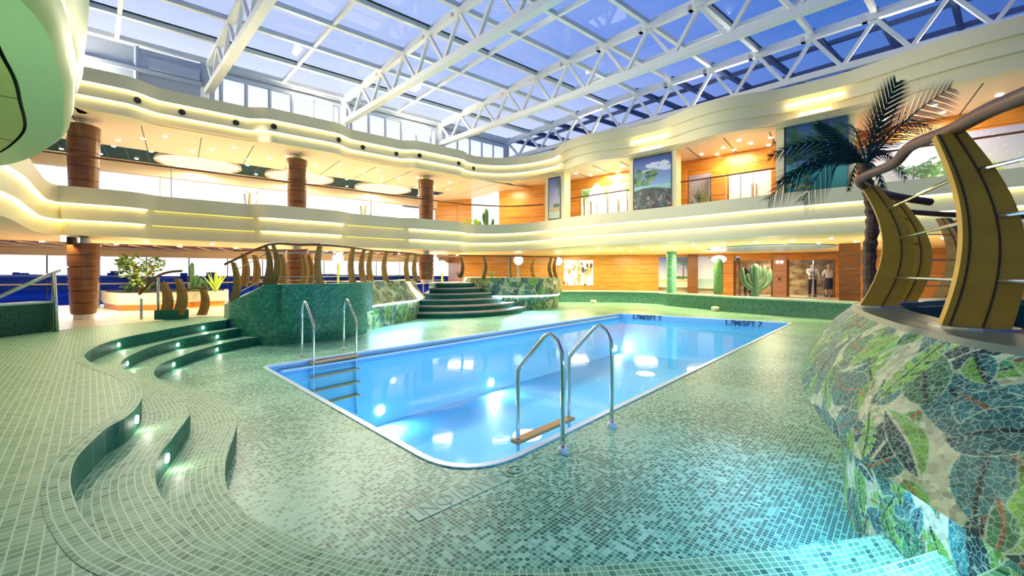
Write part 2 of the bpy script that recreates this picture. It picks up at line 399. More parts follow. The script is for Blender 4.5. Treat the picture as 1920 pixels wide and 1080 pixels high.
# depth lettering on the far short wall
def text(body, size, m, parent, loc, rx, rz, ext=.004, shear=0):
    cu = bpy.data.curves.new('depth_lettering', 'FONT'); cu.body = body; cu.size = size; cu.extrude = ext; cu.shear = shear; cu.offset = .006 if size > .2 else 0
    o = bpy.data.objects.new('lettering', cu); C.objects.link(o); cu.materials.append(m); o.parent = parent
    bpy.context.view_layer.update(); me = bpy.data.meshes.new_from_object(o.evaluated_get(bpy.context.evaluated_depsgraph_get())); bpy.data.objects.remove(o)
    o = bpy.data.objects.new('lettering', me); C.objects.link(o); o.parent = parent
    o.location = loc; o.rotation_euler = (rx, 0, rz); return o
dv = (PC-PD_).normalized(); ang = math.atan2(dv.y, dv.x)
for base, back in ((PD_+dv*.55, .02), (PC-dv*2.0, .02)):
    p = base+Vector((-dv.y, dv.x))*-.03
    o = text('1.7M/5FT 7', .25, M['ink'], basin, (p.x, p.y, -.195), PI/2, ang); o['label'] = 'dark blue depth marking 1.7M/5FT 7 on the far pool wall'

# ---------- pool deck (level 0) with the pool cut out
outer = [Vector(p) for p in ((-9, -3), (12, -3), (20, 12), (14, 26), (-2, 24), (-9, 13))]
bm = bmesh.new()
def ring(pts):
    vv = [bm.verts.new((p.x, p.y, 0)) for p in pts]; return [bm.edges.new((vv[i], vv[(i+1) % len(vv)])) for i in range(len(vv))]
ed = ring(outer)+ring(po)
bmesh.ops.triangle_fill(bm, use_beauty=True, edges=ed, normal=(0, 0, 1))
# drop triangles inside the pool
def inside(p, poly):
    c = False; n = len(poly)
    for i in range(n):
        a, b = poly[i], poly[i-1]
        if (a.y > p.y) != (b.y > p.y) and p.x < (b.x-a.x)*(p.y-a.y)/(b.y-a.y)+a.x: c = not c
    return c
bad = [f for f in bm.faces if inside(f.calc_center_median().xy, po)]
bmesh.ops.delete(bm, geom=bad, context='FACES_ONLY')
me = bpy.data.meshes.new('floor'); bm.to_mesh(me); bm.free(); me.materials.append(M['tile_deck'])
o = bpy.data.objects.new('floor', me); C.objects.link(o); o['kind'] = 'structure'
# pale tiles with NO DIVING let into the deck, near corner of the pool
sg = MB(); a0 = P(772, 968, 0).xy; a1 = P(945, 892, 0).xy; dd = (a1-a0).normalized(); nn2 = Vector((-dd.y, dd.x)); Ls = (a1-a0).length
K = 9
for i in range(K):
    p = a0+dd*(Ls*(i+.5)/K); sg.box((p.x, p.y, .002), (Ls/K*.94, .17, .004), math.atan2(dd.y, dd.x))
sgo = sg.build('floor_sign', mat('pale_mint_tile', (.30, .56, .38), .45)); tag(sgo, 'row of pale mint deck tiles lettered NO DIVING by the near pool corner', 'sign')
pl = a0+dd*(Ls*.06)-nn2*.045
o = text('NO DIVING', .185, mat('sage_lettering', (.20, .42, .28), .5), sgo, (pl.x, pl.y, .005), 0, math.atan2(dd.y, dd.x), .001)

# ---------- the three S-curved steps
E1k = [P(x, y, Z_UP) for x, y in ((425,600),(367,608),(300,620),(233,633),(187,647),(161,662),(160,672),(178,683),(225,698),(255,714),(266,735),(262,755),(240,780),(200,803),(167,833),(143,860),(133,890),(133,912),(140,937),(153,967),(200,1020),(267,1053),(317,1070))]
E2k = [P(x, y, Z2) for x, y in ((457,614),(407,623),(333,637),(283,650),(247,665),(230,676),(226,686),(240,695),(285,710),(325,727),(350,748),(357,772),(347,790),(327,817),(303,847),(293,870),(292,900),(300,925),(317,953),(340,978),(375,1008),(433,1037),(500,1063))]
E3k = [P(x, y, Z1) for x, y in ((485,632),(440,639),(383,653),(333,670),(303,682),(291,693),(289,702),(303,712),(350,723),(398,740),(432,760),(443,785),(443,800),(437,822),(427,850),(422,873),(423,900),(430,923),(450,950),(467,967),(533,1000),(600,1027),(640,1040))]
E1k += [Vector((x, y, Z_UP)) for x, y in ((-.65, 1.25), (0, 1.15), (.9, 1.22), (1.3, 1.33), (1.78, 1.50))]
E2k += [Vector((x, y, Z2)) for x, y in ((-.7, 1.65), (0, 1.56), (.95, 1.63), (1.45, 1.73), (1.97, 1.88))]
E3k += [Vector((x, y, Z1)) for x, y in ((-.6, 2.06), (0, 2.01), (.88, 2.09), (1.6, 2.2), (2.17, 2.30))]
E1, E2, E3 = [spline(k, 5) for k in (E1k, E2k, E3k)]
def strip(A, B, za, zb, m, name, **kw):
    mb = MB(); N = 10; rows = []
    for k in range(N+1):
        f = k/N; rows.append([(a.x+(b.x-a.x)*f, a.y+(b.y-a.y)*f, za+(zb-za)*f) for a, b in zip(A, B)])
    mb.loft(rows); o = mb.build(name, m, **kw)
    ar = arclen([a.lerp(b, .5) for a, b in zip(A, B)]); me = o.data; uv = me.uv_layers.new(name='UVMap')
    Mn = len(A); wid = [(Vector((b.x-a.x, b.y-a.y))).length for a, b in zip(A, B)]
    for lp in me.loops:
        i = lp.vertex_index; r, c = divmod(i, Mn); uv.data[lp.index].uv = (ar[c], wid[c]*r/N)
    return o
def riser(A, z0, z1, m, name):
    mb = MB(); rows = [[(a.x, a.y, z) for a in A] for z in (z0, z1)]; mb.loft(rows); return mb.build(name, m)
steps = strip(E1, E2, Z2, Z2, M['tile_tread'], 'trim_2'); steps['kind'] = 'structure'; steps['label'] = 'upper of the S-curved green mosaic steps'
steps2 = strip(E2, E3, Z1, Z1, M['tile_tread'], 'trim_3'); steps2['kind'] = 'structure'; steps2['label'] = 'lowest of the S-curved green mosaic steps'
for nm, A, a, b, par in (('riser', E1, Z2, Z_UP, steps), ('riser', E2, Z1, Z2, steps), ('riser', E3, 0, Z1, steps2)):
    o = riser(A, a, b, M['tile_riser'], nm); o.parent = par
# nosing row of tiles along the top edge (upper floor border)
def offs(A, d):
    nn = normals2(A); return [Vector((p.x+n_.x*d, p.y+n_.y*d, p.z)) for p, n_ in zip(A, nn)]
# which side is the upper floor? (left/behind): E1 runs towards the camera, its left normal points to +x
nb = offs(E1, -.10)
border = strip(E1, nb, Z_UP+.002, Z_UP+.002, M['tile_tread'], 'border'); border.parent = steps; border['label'] = 'border of curved mosaic rows along the upper floor edge'
# upper floor
up = [Vector((p.x, p.y)) for p in E1]+[Vector(p) for p in ((2.3, 1.6), (2.3, -2.5), (-12, -2.5), (-12.5, 4), (-10.0, 6.4), (-8.7, 7.6), (-8.6, 8.3), (-8.2, 9.2), (-7.9, 10.3), (-7.2, 10.4))]
def flat(poly, z, m, name, kind='structure'):
    bm = bmesh.new(); vv = [bm.verts.new((p[0], p[1], z)) for p in poly]; ed = [bm.edges.new((vv[i], vv[(i+1) % len(vv)])) for i in range(len(vv))]
    bmesh.ops.triangle_fill(bm, use_beauty=True, edges=ed, normal=(0, 0, 1)); me = bpy.data.meshes.new(name); bm.to_mesh(me); bm.free(); me.materials.append(m)
    o = bpy.data.objects.new(name, me); C.objects.link(o)
    if kind: o['kind'] = kind
    return o
flat(up, Z_UP, M['tile_upper'], 'floor')
# white floor of the side lounge, beige floor behind the right-hand curb
flat([(-12.5, 4), (-10.2, 6.3), (-8.9, 7.5), (-8.8, 8.2), (-8.4, 9.1), (-8.1, 10.2), (-7.3, 10.3), (-6.6, 9.9), (-5.6, 11.2), (-4.6, 13), (-4.2, 15), (-4, 18), (-3.4, 21), (-3.2, 26.2), LF(2, 23.2), LF(-6, 23.2), LF(-14, 23.2), (-26, 2)], ZF, M['whitefloor'], 'floor')
MB().loft([[(x, y, z) for x, y in ((-12.5, 4), (-10.0, 6.4), (-8.7, 7.6), (-8.6, 8.3), (-8.2, 9.2), (-7.9, 10.3), (-7.2, 10.4))] for z in (ZF-.05, Z_UP)]).build('trim_12', M['tile_curb'], kind='structure')

# ---------- low curb behind the pool
curbk = [(2.0, 23.2), (3.6, 23.6), (6.1, 23.3), (7.7, 22.3), (7.95, 21.6), (7.95, 20.9), (8.7, 19.4), (9.2, 18.3), (9.55, 17.4), (10.4, 16.2), (11.3, 14.9), (12.1, 13.2), (12.6, 11.2)]
curb = spline([Vector((x, y, 0)) for x, y in curbk], 6)
cn = normals2(curb)
mb = MB()
prof = [(0, 0), (0.02, .30), (.0, .52), (-.05, .60), (.02, .66), (.45, .66), (.50, .60), (.50, ZF)]
mb.loft([[(p.x+n_.x*o_, p.y+n_.y*o_, z) for p, n_ in zip(curb, cn)] for o_, z in prof])
o = mb.build('trim_4', tile_mat('sea_green_curb_mosaic', .07, (.14, .31, .24), [(0, (.06, .19, .145)), (.5, (.075, .23, .17)), (.8, (.035, .14, .11))], .3, uv=True, grout_w=.1), smooth=True, kind='structure')
uvl = o.data.uv_layers.new(name='UVMap'); ca_ = arclen(curb); pz_ = [0, .3, .52, .61, .7, 1.13, 1.2, 1.44]
for lp in o.data.loops:
    r_, c_ = divmod(lp.vertex_index, len(curb)); uvl.data[lp.index].uv = (ca_[c_], pz_[r_]); o['label'] = 'low wavy sea green mosaic curb behind the pool'
cap = MB(); cap.loft([[(p.x+n_.x*o_, p.y+n_.y*o_, z) for p, n_ in zip(curb, cn)] for o_, z in ((-.06, .605), (-.06, .665), (.47, .672), (.50, .62))])
cpo = cap.build('curb_cap', mat('pale_green_cap', (.48, .70, .56), .3), o, smooth=30)
flat([(p.x+n_.x*.4, p.y+n_.y*.4) for p, n_ in zip(curb, cn)]+[(22, 10), (26, 24), (10, 33), (-3.5, 30), (-3.2, 22)], ZF, M['beigefloor'], 'floor')

# ---------- balcony bands (a stepped fascia with light coves, running round the hall)
def bump(x, c, hw, edge=.35):
    d = abs(x-c); return 0.0 if d > hw+edge else (1.0 if d < hw-edge else .5+.5*math.cos(PI*(d-(hw-edge))/(2*edge)))
def make_path(level):
    pts, info = [], []
    if level == 1: near = [(-4.6, -2.5), (-5.4, 1.0), (-6.7, 4.2), (-8.4, 6.7), (-10.0, 8.4), (-11.0, 9.5)]
    else: near = [(-7.5, -2.5), (-8.2, 2), (-9.4, 5.4), (-10.5, 7.8), (-11.25, 9.3)]
    for p in spline([Vector((x, y, 0)) for x, y in near]+[LF(-2.2, 15.03)], 5)[:-1]: pts.append(p.xy); info.append(('near', 0))
    s = -2.2
    while s < 9.6:
        b = sum(bump(s, c, 1.25) for c in (-2.02, 3.17, 8.14))*(.34 if level == 1 else .36)
        pts.append(LF(s, 15.03-b).xy); info.append(('L', s)); s += .16
    a, c0, e = LF(9.6, 15.03).xy, LF(12.1, 15.03).xy, RF(9.9, 0).xy
    for i in range(1, 13):
        t = i/13; pts.append(a*(1-t)**2+c0*2*t*(1-t)+e*t*t); info.append(('C', t))
    u = 9.9
    while u > -7:
        b = 0
        if level == 2: b = .28*min(1, (9.9-u)/1.0)+.45*(math.sin(PI*(u-6.1)/3.7) if 6.1 < u < 9.8 else 0)**1.5+.48*(math.sin(PI*(u-1.4)/3.8) if 1.4 < u < 5.2 else 0)**1.5+.6*(math.sin(PI*(.4-u)/(6)) if -5.6 < u < .4 else 0)**1.5
        else: b = .26*min(1, (9.9-u)/1.5+.02)+.07*math.sin(u*.9)
        pts.append(RF(u, -b).xy); info.append(('R', u)); u -= .16
    zo = []
    for k, v in info: zo.append(-.15 if k in ('near', 'L') else (-.15+.15*v if k == 'C' else 0.0))
    return pts, info, zo
def band(level, zt, z1, z2, z3, name, label):
    pts, info, zo = make_path(level); nn = normals2(pts)
    prof = [(.55, zt), (-.16, zt), (-.16, z1), (-.07, z1), (-.07, z2), (.02, z2), (.02, z3), (.5, z3)]
    mb = MB(); mb.loft([[(p.x+q.x*o, p.y+q.y*o, z+d) for p, q, d in zip(pts, nn, zo)] for o, z in prof])
    ob = mb.build(name, M['cream'], smooth=32, kind='structure'); ob['label'] = label
    return pts, info, zo, nn, ob
B1 = band(1, 3.94, 3.53, 3.13, 2.76, 'trim_5', 'cream stepped balcony fascia of the middle deck with lit coves')
B2 = band(2, 6.93, 6.58, 6.25, 5.93, 'trim_6', 'cream stepped fascia below the glass roof with lit coves')
def led(Bd, sel, o0, z, name, h=.03, th=.04, m=None):
    pts, info, zo, nn, ob = Bd; run = []; runs = []
    for i in range(len(pts)):
        if sel(*info[i]): run.append(i)
        elif run: runs.append(run); run = []
    if run: runs.append(run)
    out = []
    for r in runs:
        if len(r) < 2: continue
        mb = MB(); mb.loft([[(pts[i].x+nn[i].x*o, pts[i].y+nn[i].y*o, zz+zo[i]) for i in r] for o, zz in ((o0, z), (o0, z-h), (o0+th, z-h), (o0+th, z))])
        out.append(mb.build(name, m or M['led']))
    return out
allk = lambda k, v: True
for z, o0, w_ in ((3.53, -.135, 'upper'), (3.13, -.045, 'lower')):
    def onb(k, v): return k != 'L' or any(abs(v-c) < 1.35 for c in (-2.02, 3.17, 8.14))
    for o, nm in zip(led(B1, onb, o0, z, 'led_strip'), ('at the near left corner', 'on the bulge by the middle pillar', 'from the farthest pillar along the right side')): tag(o, w_+' glowing cove of the middle deck fascia, '+nm, 'light strip')
    for o, nm in zip(led(B1, lambda k, v: not onb(k, v), o0, z, 'led_strip', .016, .04, M['ledthin']), ('between the near and middle pillar', 'between the middle and farthest pillar', 'beyond the farthest pillar')): tag(o, w_+' thin amber line of the middle deck fascia, '+nm, 'light strip')
for z, o0, w_ in ((6.58, -.135, 'upper'), (6.25, -.045, 'lower')):
    for o in led(B2, lambda k, v: k != 'R' or v > 9.3, o0, z, 'led_strip'): tag(o, w_+' glowing cove strip running along the fascia under the glass roof', 'light strip')

# ---------- ceilings and walls behind the bands
def back_path(pts, info, fl, pR):
    out = []
    for (k, v), p in zip(info, pts):
        if k == 'near': out.append(fl(p))
        elif k == 'L': out.append(LF(v, pLw[0]).xy)
        else: out.append(None)
    return out
# middle-deck slab: soffit seen from the pool level
def slab(Bd, z, depthL, depthR, name, mats, off=.003, inner=.49):
    pts, info, zo, nn, ob = Bd; A = []; Bk = []
    for p, q, (k, v) in zip(pts, nn, info):
        A.append(Vector((p.x+q.x*inner, p.y+q.y*inner)))
        if k == 'near': b = Vector((-30+max(0, p.y-4)*.9, max(-6, p.y*1.6-1.5)))
        elif k == 'L': b = LF(v+(v-3)*.15, 15.03+depthL).xy
        elif k == 'C':
            a0 = LF(9.6+6.6*.15, 15.03+depthL).xy; c0 = Vector((.5, 31)); e0 = RF(11.5, depthR).xy
            b = a0*(1-v)**2+c0*2*v*(1-v)+e0*v*v
        else: b = RF(v*1.16, depthR).xy
        Bk.append(b)
    mb = MB(); mb.loft([[(a.x+(b.x-a.x)*f, a.y+(b.y-a.y)*f, z+d+off) for a, b, d in zip(A, Bk, zo)] for f in (0, .5, 1)])
    return mb.build(name, mats, kind='structure')
slab(B1, 2.76, 8.6, 12, 'ceiling', mat('amber_ceiling_panel', (.95, .70, .38), .4))
slab(B1, 3.02, 8.6, 12, 'floor', M['whitefloor'])
slab(B2, 6.9, 9, 9, 'ceiling', M['white'])
# upper-deck ceilings
def strip_sL(s0, s1, p0, p1, z, m, name='ceiling'):
    mb = MB(); mb.add([LF(s0, p0, z), LF(s1, p0, z), LF(s1, p1, z), LF(s0, p1, z)], [(0, 1, 2, 3)]); return mb.build(name, m, kind='structure')
zc = 5.80
strip_sL(-14, 14.5, 14.9, 18.45, zc, M['ceil']); strip_sL(-14, 10.6, 18.45, 20.9, zc+.10, M['teal'])
strip_sL(10.6, 16, 18.45, 24, zc+.02, M['ceil'])
mb = MB()
mb.loft([[LF(-14, 18.45, zc), LF(10.6, 18.45, zc)], [LF(-14, 18.45, zc+.1), LF(10.6, 18.45, zc+.1)]])
for s in np.arange(-13, 14, 1.35): mb.beam(LF(s, 15.0, zc-.002), LF(s, 18.4, zc-.002), .02, .006, 1)
o = mb.build('trim_7', [M['ceil'], M['darkseam']], kind='structure')
mb = MB()
for s in np.arange(-13, 10.5, .55): mb.beam(LF(s, 18.5, zc+.09), LF(s, 20.85, zc+.09), .03, .02)
mb.build('trim_8', M['darkbar'], kind='structure')
mb = MB(); mb.loft([[RF(12.5, -.3, 5.95), RF(-8, -.9, 5.95)], [RF(14, 6, 5.95), RF(-8, 7, 5.95)]])
mb.build('ceiling', M['ceil'], kind='structure')
mb = MB()
for u in (-5, -3.7, -2.2, -.8, .6, 2.0, 3.2, 4.4, 6.9, 8.0, 9.1): mb.beam(RF(u, -.3, 5.945), RF(u+.25, 3.9, 5.945), .025, .008)
mb.build('trim_9', M['darkseam'], kind='structure')
mb = MB(); mb.add([LF(-11, 18.3, 2.602), LF(12, 18.3, 2.602), LF(12, 20.6, 2.602), LF(-11, 20.6, 2.602)], [(0, 1, 2, 3)], 0)
for s in np.arange(-10.9, 12, .6): mb.beam(LF(s, 18.35, 2.59), LF(s+.45, 20.55, 2.59), .06, .02, 1)
mb.build('trim_13', [M['woodcol'], M['ceil']], kind='structure')
# left windows, upper deck: head beam, mullions, glass
def wood_w(a, b, z0, z1, name, m=None, t=.12): o = MB().wallbox(a, b, z0, z1, t).build(name, m or M['wood'], kind='structure'); return o
mb = MB(); mb.wallbox(LF(-14, 20.9).xy, LF(11.5, 20.9).xy, 5.42, 5.95, .2); mb.build('wall_left', M['ceil'], kind='structure')
mb = MB(); mb.wallbox(LF(-14, 21).xy, LF(11.5, 21).xy, 2.6, 3.4, .2); mb.build('wall_left', M['cream'], kind='structure')
def window(name, s0, s1, p, z0, z1, step, mat_frame, lab, rail=None, w=.05):
    fr = MB()
    for s in np.arange(s0, s1+.01, step): fr.beam(LF(s, p, z0), LF(s, p, z1), w, w*.8)
    fr.beam(LF(s0, p, z1), LF(s1, p, z1), w, w)
    o = fr.build(name, mat_frame, kind='structure'); o['label'] = lab
    g = MB(); g.add([LF(s0, p+.03, z0), LF(s1, p+.03, z0), LF(s1, p+.03, z1), LF(s0, p+.03, z1)], [(0, 1, 2, 3)]); g.build('pane', M['glass'], o)
    return o
window('window_1', -12.6, 11.4, 21.05, 3.4, 5.42, 6.0, M['bar'], 'tall bright sky windows of the middle deck lounge')
window('window_2', -10.9, 13.5, 23.0, ZF, 2.36, 1.4, M['darkbar'], 'full-height sea view windows of the pool level lounge', w=.035)
mb = MB(); mb.wallbox(LF(-14, 22.9).xy, LF(13.6, 22.9).xy, 2.34, 2.75, .25); mb.build('wall_left', M['ceil'], kind='structure')
mb = MB(); mb.beam(LF(-12, 22.7, 1.25), LF(13, 22.7, 1.25), .06, .05)
for s in np.arange(-10.9, 13, 1.4*2): mb.beam(LF(s, 22.7, ZF), LF(s, 22.7, 1.25), .06, .06)
tag(mb.build('window_handrail', M['cream']), 'long cream handrail on posts in front of the sea view windows', 'railing')
# corner walls, pool level
pl1 = [LF(13.4, 23).xy, Vector((-2.8, 23.2)), Vector((2.6, 24.4)), Vector((8.7, 24.2)), Vector((12.7, 22.7)), Vector((17.6, 20.9)), Vector((18.4, 18.4)), Vector((26, 12))]
for i in (0, 1, 2): wood_w(pl1[i], pl1[i+1], ZF, 2.78, 'wall_right')
wood_w(pl1[6], pl1[7], ZF, 2.78, 'wall_right')
# upper deck walls, corner and bays
wood_w(LF(11.4, 21).xy, Vector((-2.25, 22.7)), 3.0, 5.95, 'wall_back')
wood_w(Vector((-.65, 20.6)), Vector((1.75, 19.6)), 3.0, 5.95, 'wall_back')
wood_w(Vector((1.75, 19.6)), RF(-9, 2.4).xy, 3.0, 5.95, 'wall_right')
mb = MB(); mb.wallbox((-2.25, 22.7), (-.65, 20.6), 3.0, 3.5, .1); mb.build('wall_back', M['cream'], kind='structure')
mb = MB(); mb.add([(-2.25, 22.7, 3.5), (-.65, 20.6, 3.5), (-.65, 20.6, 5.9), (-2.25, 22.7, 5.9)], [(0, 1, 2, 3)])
o = mb.build('window_3', emit_mat('glowing_pane', (1, .98, .92), 1.1), kind='structure'); o['label'] = 'bright window in the corner of the middle deck'  # pane itself glows, in place of bright sky behind the glass

# ---------- roof: trusses, glazing bars, glass, clerestory
TS = [.65, 4.65, 8.6, 12.26]; PW = 15.5; dT = Vector((.719, -.695, 0))
def zr(w_): return 8.06+.05*min(w_, 6)
def TP(s, w_, z): v = LF(s, PW, 0); return Vector((v.x+dT.x*w_, v.y+dT.y*w_, z))
NP_ = 14; ST = 1.32
names = ['nearest roof truss, white steel lattice rising at the top left', 'second roof truss from the left, white steel lattice under the glass', 'third roof truss from the left, long white lattice across the middle of the roof', 'farthest roof truss, slender white lattice along the right edge of the glass roof']
for k, s in enumerate(TS):
    t0 = thing('roof_truss', names[k], 'truss', TP(s, 0, 7.15), 'roof trusses')
    wch = .19 if k < 3 else .13
    part(t0, 'bottom_chord', MB().beam(TP(s, 0, 7.17), TP(s, 17, 7.17), wch, .17), M['truss'])
    ch = MB()
    for i in range(NP_): ch.beam(TP(s, i*ST-.1, zr(i*ST)-.12), TP(s, (i+1)*ST, zr((i+1)*ST)-.12), .14, .13)
    part(t0, 'top_chord', ch, M['truss'])
    for i in range(NP_-1):
        w0 = .15+i*ST; wm_ = w0+ST/2
        for a, b in (((w0), (wm_)), ((w0+ST), (wm_))):
            part(t0, 'web', MB().beam(TP(s, a, zr(a)-.16), TP(s, b, 7.2), .085, .085), M['truss'])
    part(t0, 'end_post', MB().beam(TP(s, -.02, 6.6), TP(s, -.02, 8.1), .28, .22), M['bar'])
# glazing bars: rafters between trusses, cross bars at each node
gb = MB()
sm = [-3.35, -1.35, .65, 2.65, 4.65, 6.62, 8.6, 10.43, 12.26]
for k, s in enumerate(sm):
    for i in range(NP_): gb.beam(TP(s, i*ST, zr(i*ST)), TP(s, (i+1)*ST, zr((i+1)*ST)), .085, .12)
for i in range(NP_+1):
    gb.beam(TP(sm[0], i*ST+.15, zr(i*ST)+.0), TP(sm[-1], i*ST+.15, zr(i*ST)), .11, .13)
o = gb.build('window_4', M['truss'], kind='structure'); o['label'] = 'white glazing bars of the glass roof'
gr = MB(); gr.loft([[TP(s, i*ST, zr(i*ST)+.09) for s in (sm[0], sm[-1]+7)] for i in range(NP_+1)])
gr.build('pane', M['glassroof'], o)
dk = MB()  # rafters out of the light, their shade put into the dark colour
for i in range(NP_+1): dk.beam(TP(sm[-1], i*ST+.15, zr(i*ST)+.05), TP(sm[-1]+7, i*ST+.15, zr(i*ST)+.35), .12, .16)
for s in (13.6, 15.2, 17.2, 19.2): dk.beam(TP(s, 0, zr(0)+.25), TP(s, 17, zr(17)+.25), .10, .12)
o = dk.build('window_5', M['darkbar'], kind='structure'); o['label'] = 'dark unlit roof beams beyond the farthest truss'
# dark gaskets on the glass
gk = MB()
for i in (1, 4, 8): gk.beam(TP(sm[0], i*ST+.24, zr(i*ST)+.06), TP(sm[-1], i*ST+.24, zr(i*ST)+.06), .03, .03)
gk.build('trim_10', M['darkseam'], kind='structure')
# glazed screen under the far truss
sc = MB()
for w_ in np.arange(0, 17, 1.7): sc.beam(TP(12.26, w_, 6.6), TP(12.26, w_, 7.1), .035, .035)
o = sc.build('window_6', M['panelblue'], kind='structure'); o['label'] = 'low blue glass screen between the right fascia and the farthest truss'
g = MB(); g.loft([[TP(12.26, 0, 6.6), TP(12.26, 17, 6.6)], [TP(12.26, 0, 7.12), TP(12.26, 17, 7.12)]]); g.build('pane', M['glassblue'], o)
# clerestory on the left
cl = MB()
for s in np.arange(.98, 12.3, .655): cl.beam(LF(s, PW, 6.5), LF(s, PW, 7.75), .07, .09)
cl.beam(LF(.65, PW, 7.78), LF(12.3, PW, 7.78), .12, .10); cl.beam(LF(.65, PW, 7.98), LF(12.3, PW, 7.98), .10, .12)
cl.wallbox(LF(.65, PW+.05).xy, LF(12.3, PW+.05).xy, 7.78, 8.1, .08)
o = cl.build('window_7', M['bar'], kind='structure'); o['label'] = 'clerestory windows under the left side of the glass roof'
g = MB(); g.add([LF(.65, PW+.04, 6.5), LF(12.3, PW+.04, 6.5), LF(12.3, PW+.04, 7.78), LF(.65, PW+.04, 7.78)], [(0, 1, 2, 3)]); g.build('pane', M['glass'], o)
wp = MB(); wp.wallbox(LF(-5, PW+.02).xy, LF(.6, PW+.02).xy, 6.5, 8.0, .15); wp.beam(LF(-5, PW-.06, 7.35), LF(.5, PW-.06, 7.35), .12, .10)
wp.beam(LF(-.95, PW-.03, 6.6), LF(-.95, PW-.03, 8.05), .06, .1)
o = wp.build('wall_left', M['panelblue'], kind='structure')
dct = MB()
dct.wallbox(LF(-.7, PW-.2).xy, LF(.45, PW-.2).xy, 7.42, 7.72, .18); tag(dct.build('ventilation_duct', M['panelblue']), 'pale blue boxed duct on the panel left of the clerestory windows', 'duct')

# ---------- near-left round balcony canopy hanging over the steps
def canopy():
    rim = [(-2.1, -1.6), (-2.25, .6), (-2.75, 2.25), (-3.5, 3.15), (-4.2, 3.82), (-5.4, 4.82), (-7.3, 5.85), (-9.5, 6.3)]
    pr = spline([Vector((x, y, 0)) for x, y in rim], 6); nn = normals2(pr); nn = [-q if (q.dot(Vector((1, .4))) < 0) else q for q in nn]
    ctr = Vector((-9, 0, 0)); zb = 3.2
    mb = MB()
    row = lambda d, z: [(p.x+q.x*d, p.y+q.y*d, z) for p, q in zip(pr, nn)]
    mb.loft([row(.0, zb), row(.05, zb+.06), row(.07, zb+.22)])
    mb.loft([row(.02, zb+.26), row(.08, zb+.34), row(.14, zb+.6), row(.16, zb+1.0), row(.16, zb+1.8)])
    o = mb.build('trim_11', M['green_soffit2'], smooth=35, kind='structure'); o['label'] = 'round pale green balcony canopy overhead at the near left'
    ring_ = MB(); inn = [(p.x-q.x*.25, p.y-q.y*.25) for p, q in zip(pr, nn)]
    ring_.loft([row(0, zb), [(x, y, zb) for x, y in inn]]); ring_.build('soffit_ring', M['green_soffit'], o)
    gp = MB(); in2 = [(p.x-q.x*.275, p.y-q.y*.275) for p, q in zip(pr, nn)]
    gp.loft([[(x, y, zb) for x, y in inn], [(x, y, zb+.05) for x, y in inn], [(x, y, zb+.05) for x, y in in2], [(x, y, zb) for x, y in in2]]); gp.build('shadow_gap', M['darkseam'], o)
    ce = MB(); ce.add([(x, y, zb) for x, y in in2]+[(ctr.x, ctr.y, zb)], [(i, i+1, len(in2)) for i in range(len(in2)-1)])
    for i in range(3, len(in2), 7): ce.beam((in2[i][0], in2[i][1], zb-.001), (ctr.x, ctr.y, zb-.001), .012, .003, 1)
    ce.build('soffit_disc', [M['green_soffit2'], M['darkseam']], o)
    ll = MB(); ll.loft([row(.03, zb+.215), row(.075, zb+.215), row(.075, zb+.25), row(.03, zb+.25)]); l = ll.build('cove_light', M['ledgreen'], o)
    return o
canopy()
o = None

# ---------- the view outside
sea = MB(); sea.add([(-3000, -500, -18), (1500, -500, -18), (1500, 3500, -18), (-3000, 3500, -18)], [(0, 1, 2, 3)])
o = sea.build('sea', noise_mat('dusk_sea', (.006, .03, .20), (.02, .09, .42), (.006, .002, 1), 1.0, spec=0.0)); tag(o, 'dark blue sea beyond the left windows', 'sea', kind='stuff')
rnd = random.Random(3); ld = MB(); N = 160; rows = [[], [], []]
for i in range(N):
    s = -900+i*16; h = rnd.uniform(0, 3)+2*math.sin(i*.3)
    for r, (p, z) in enumerate(((700, -18), (730, -4+h*.5), (820, -3.5+h))): rows[r].append(LF(s*1.3, p, z))
ld.loft(rows); o = ld.build('far_shore', noise_mat('far_shore_navy', (.006, .02, .09), (.03, .08, .24), (.05, .05, .3), .9)); tag(o, 'wooded navy blue shoreline across the water', 'shore', kind='stuff')
for i, (px, wd, h, d) in enumerate(((215, 9, 6, 660), (206, 5, 3, 650), (395, 9, 3.5, 535), (40, 16, 3, 670), (30, 6, 4, 690), (345, 7, 2.5, 520))):
    b = MB(); q = D(px, 513, d); b.box((q.x, q.y, (-10+h)/2), (wd, 8, 10+h), .6)
    for k in range(4):
        b.box((q.x+math.cos(.6)*(k-1.5)*wd*.2+math.sin(.6)*4.05, q.y+math.sin(.6)*(k-1.5)*wd*.2-math.cos(.6)*4.05, h-2.5), (wd*.09, .2, 1.5), .6, 1)
    tag(b.build('distant_building', [M['darkbar'], M['panelblue']]), 'small dark block on the far shore, ' + ['tallest one right of the near wooden pillar', 'low wing beside the tallest one', 'wide one behind the tall cactus', 'wide one left of the steel handrail end', 'thin one at the left frame edge', 'one right of the big potted tree'][i], 'building')
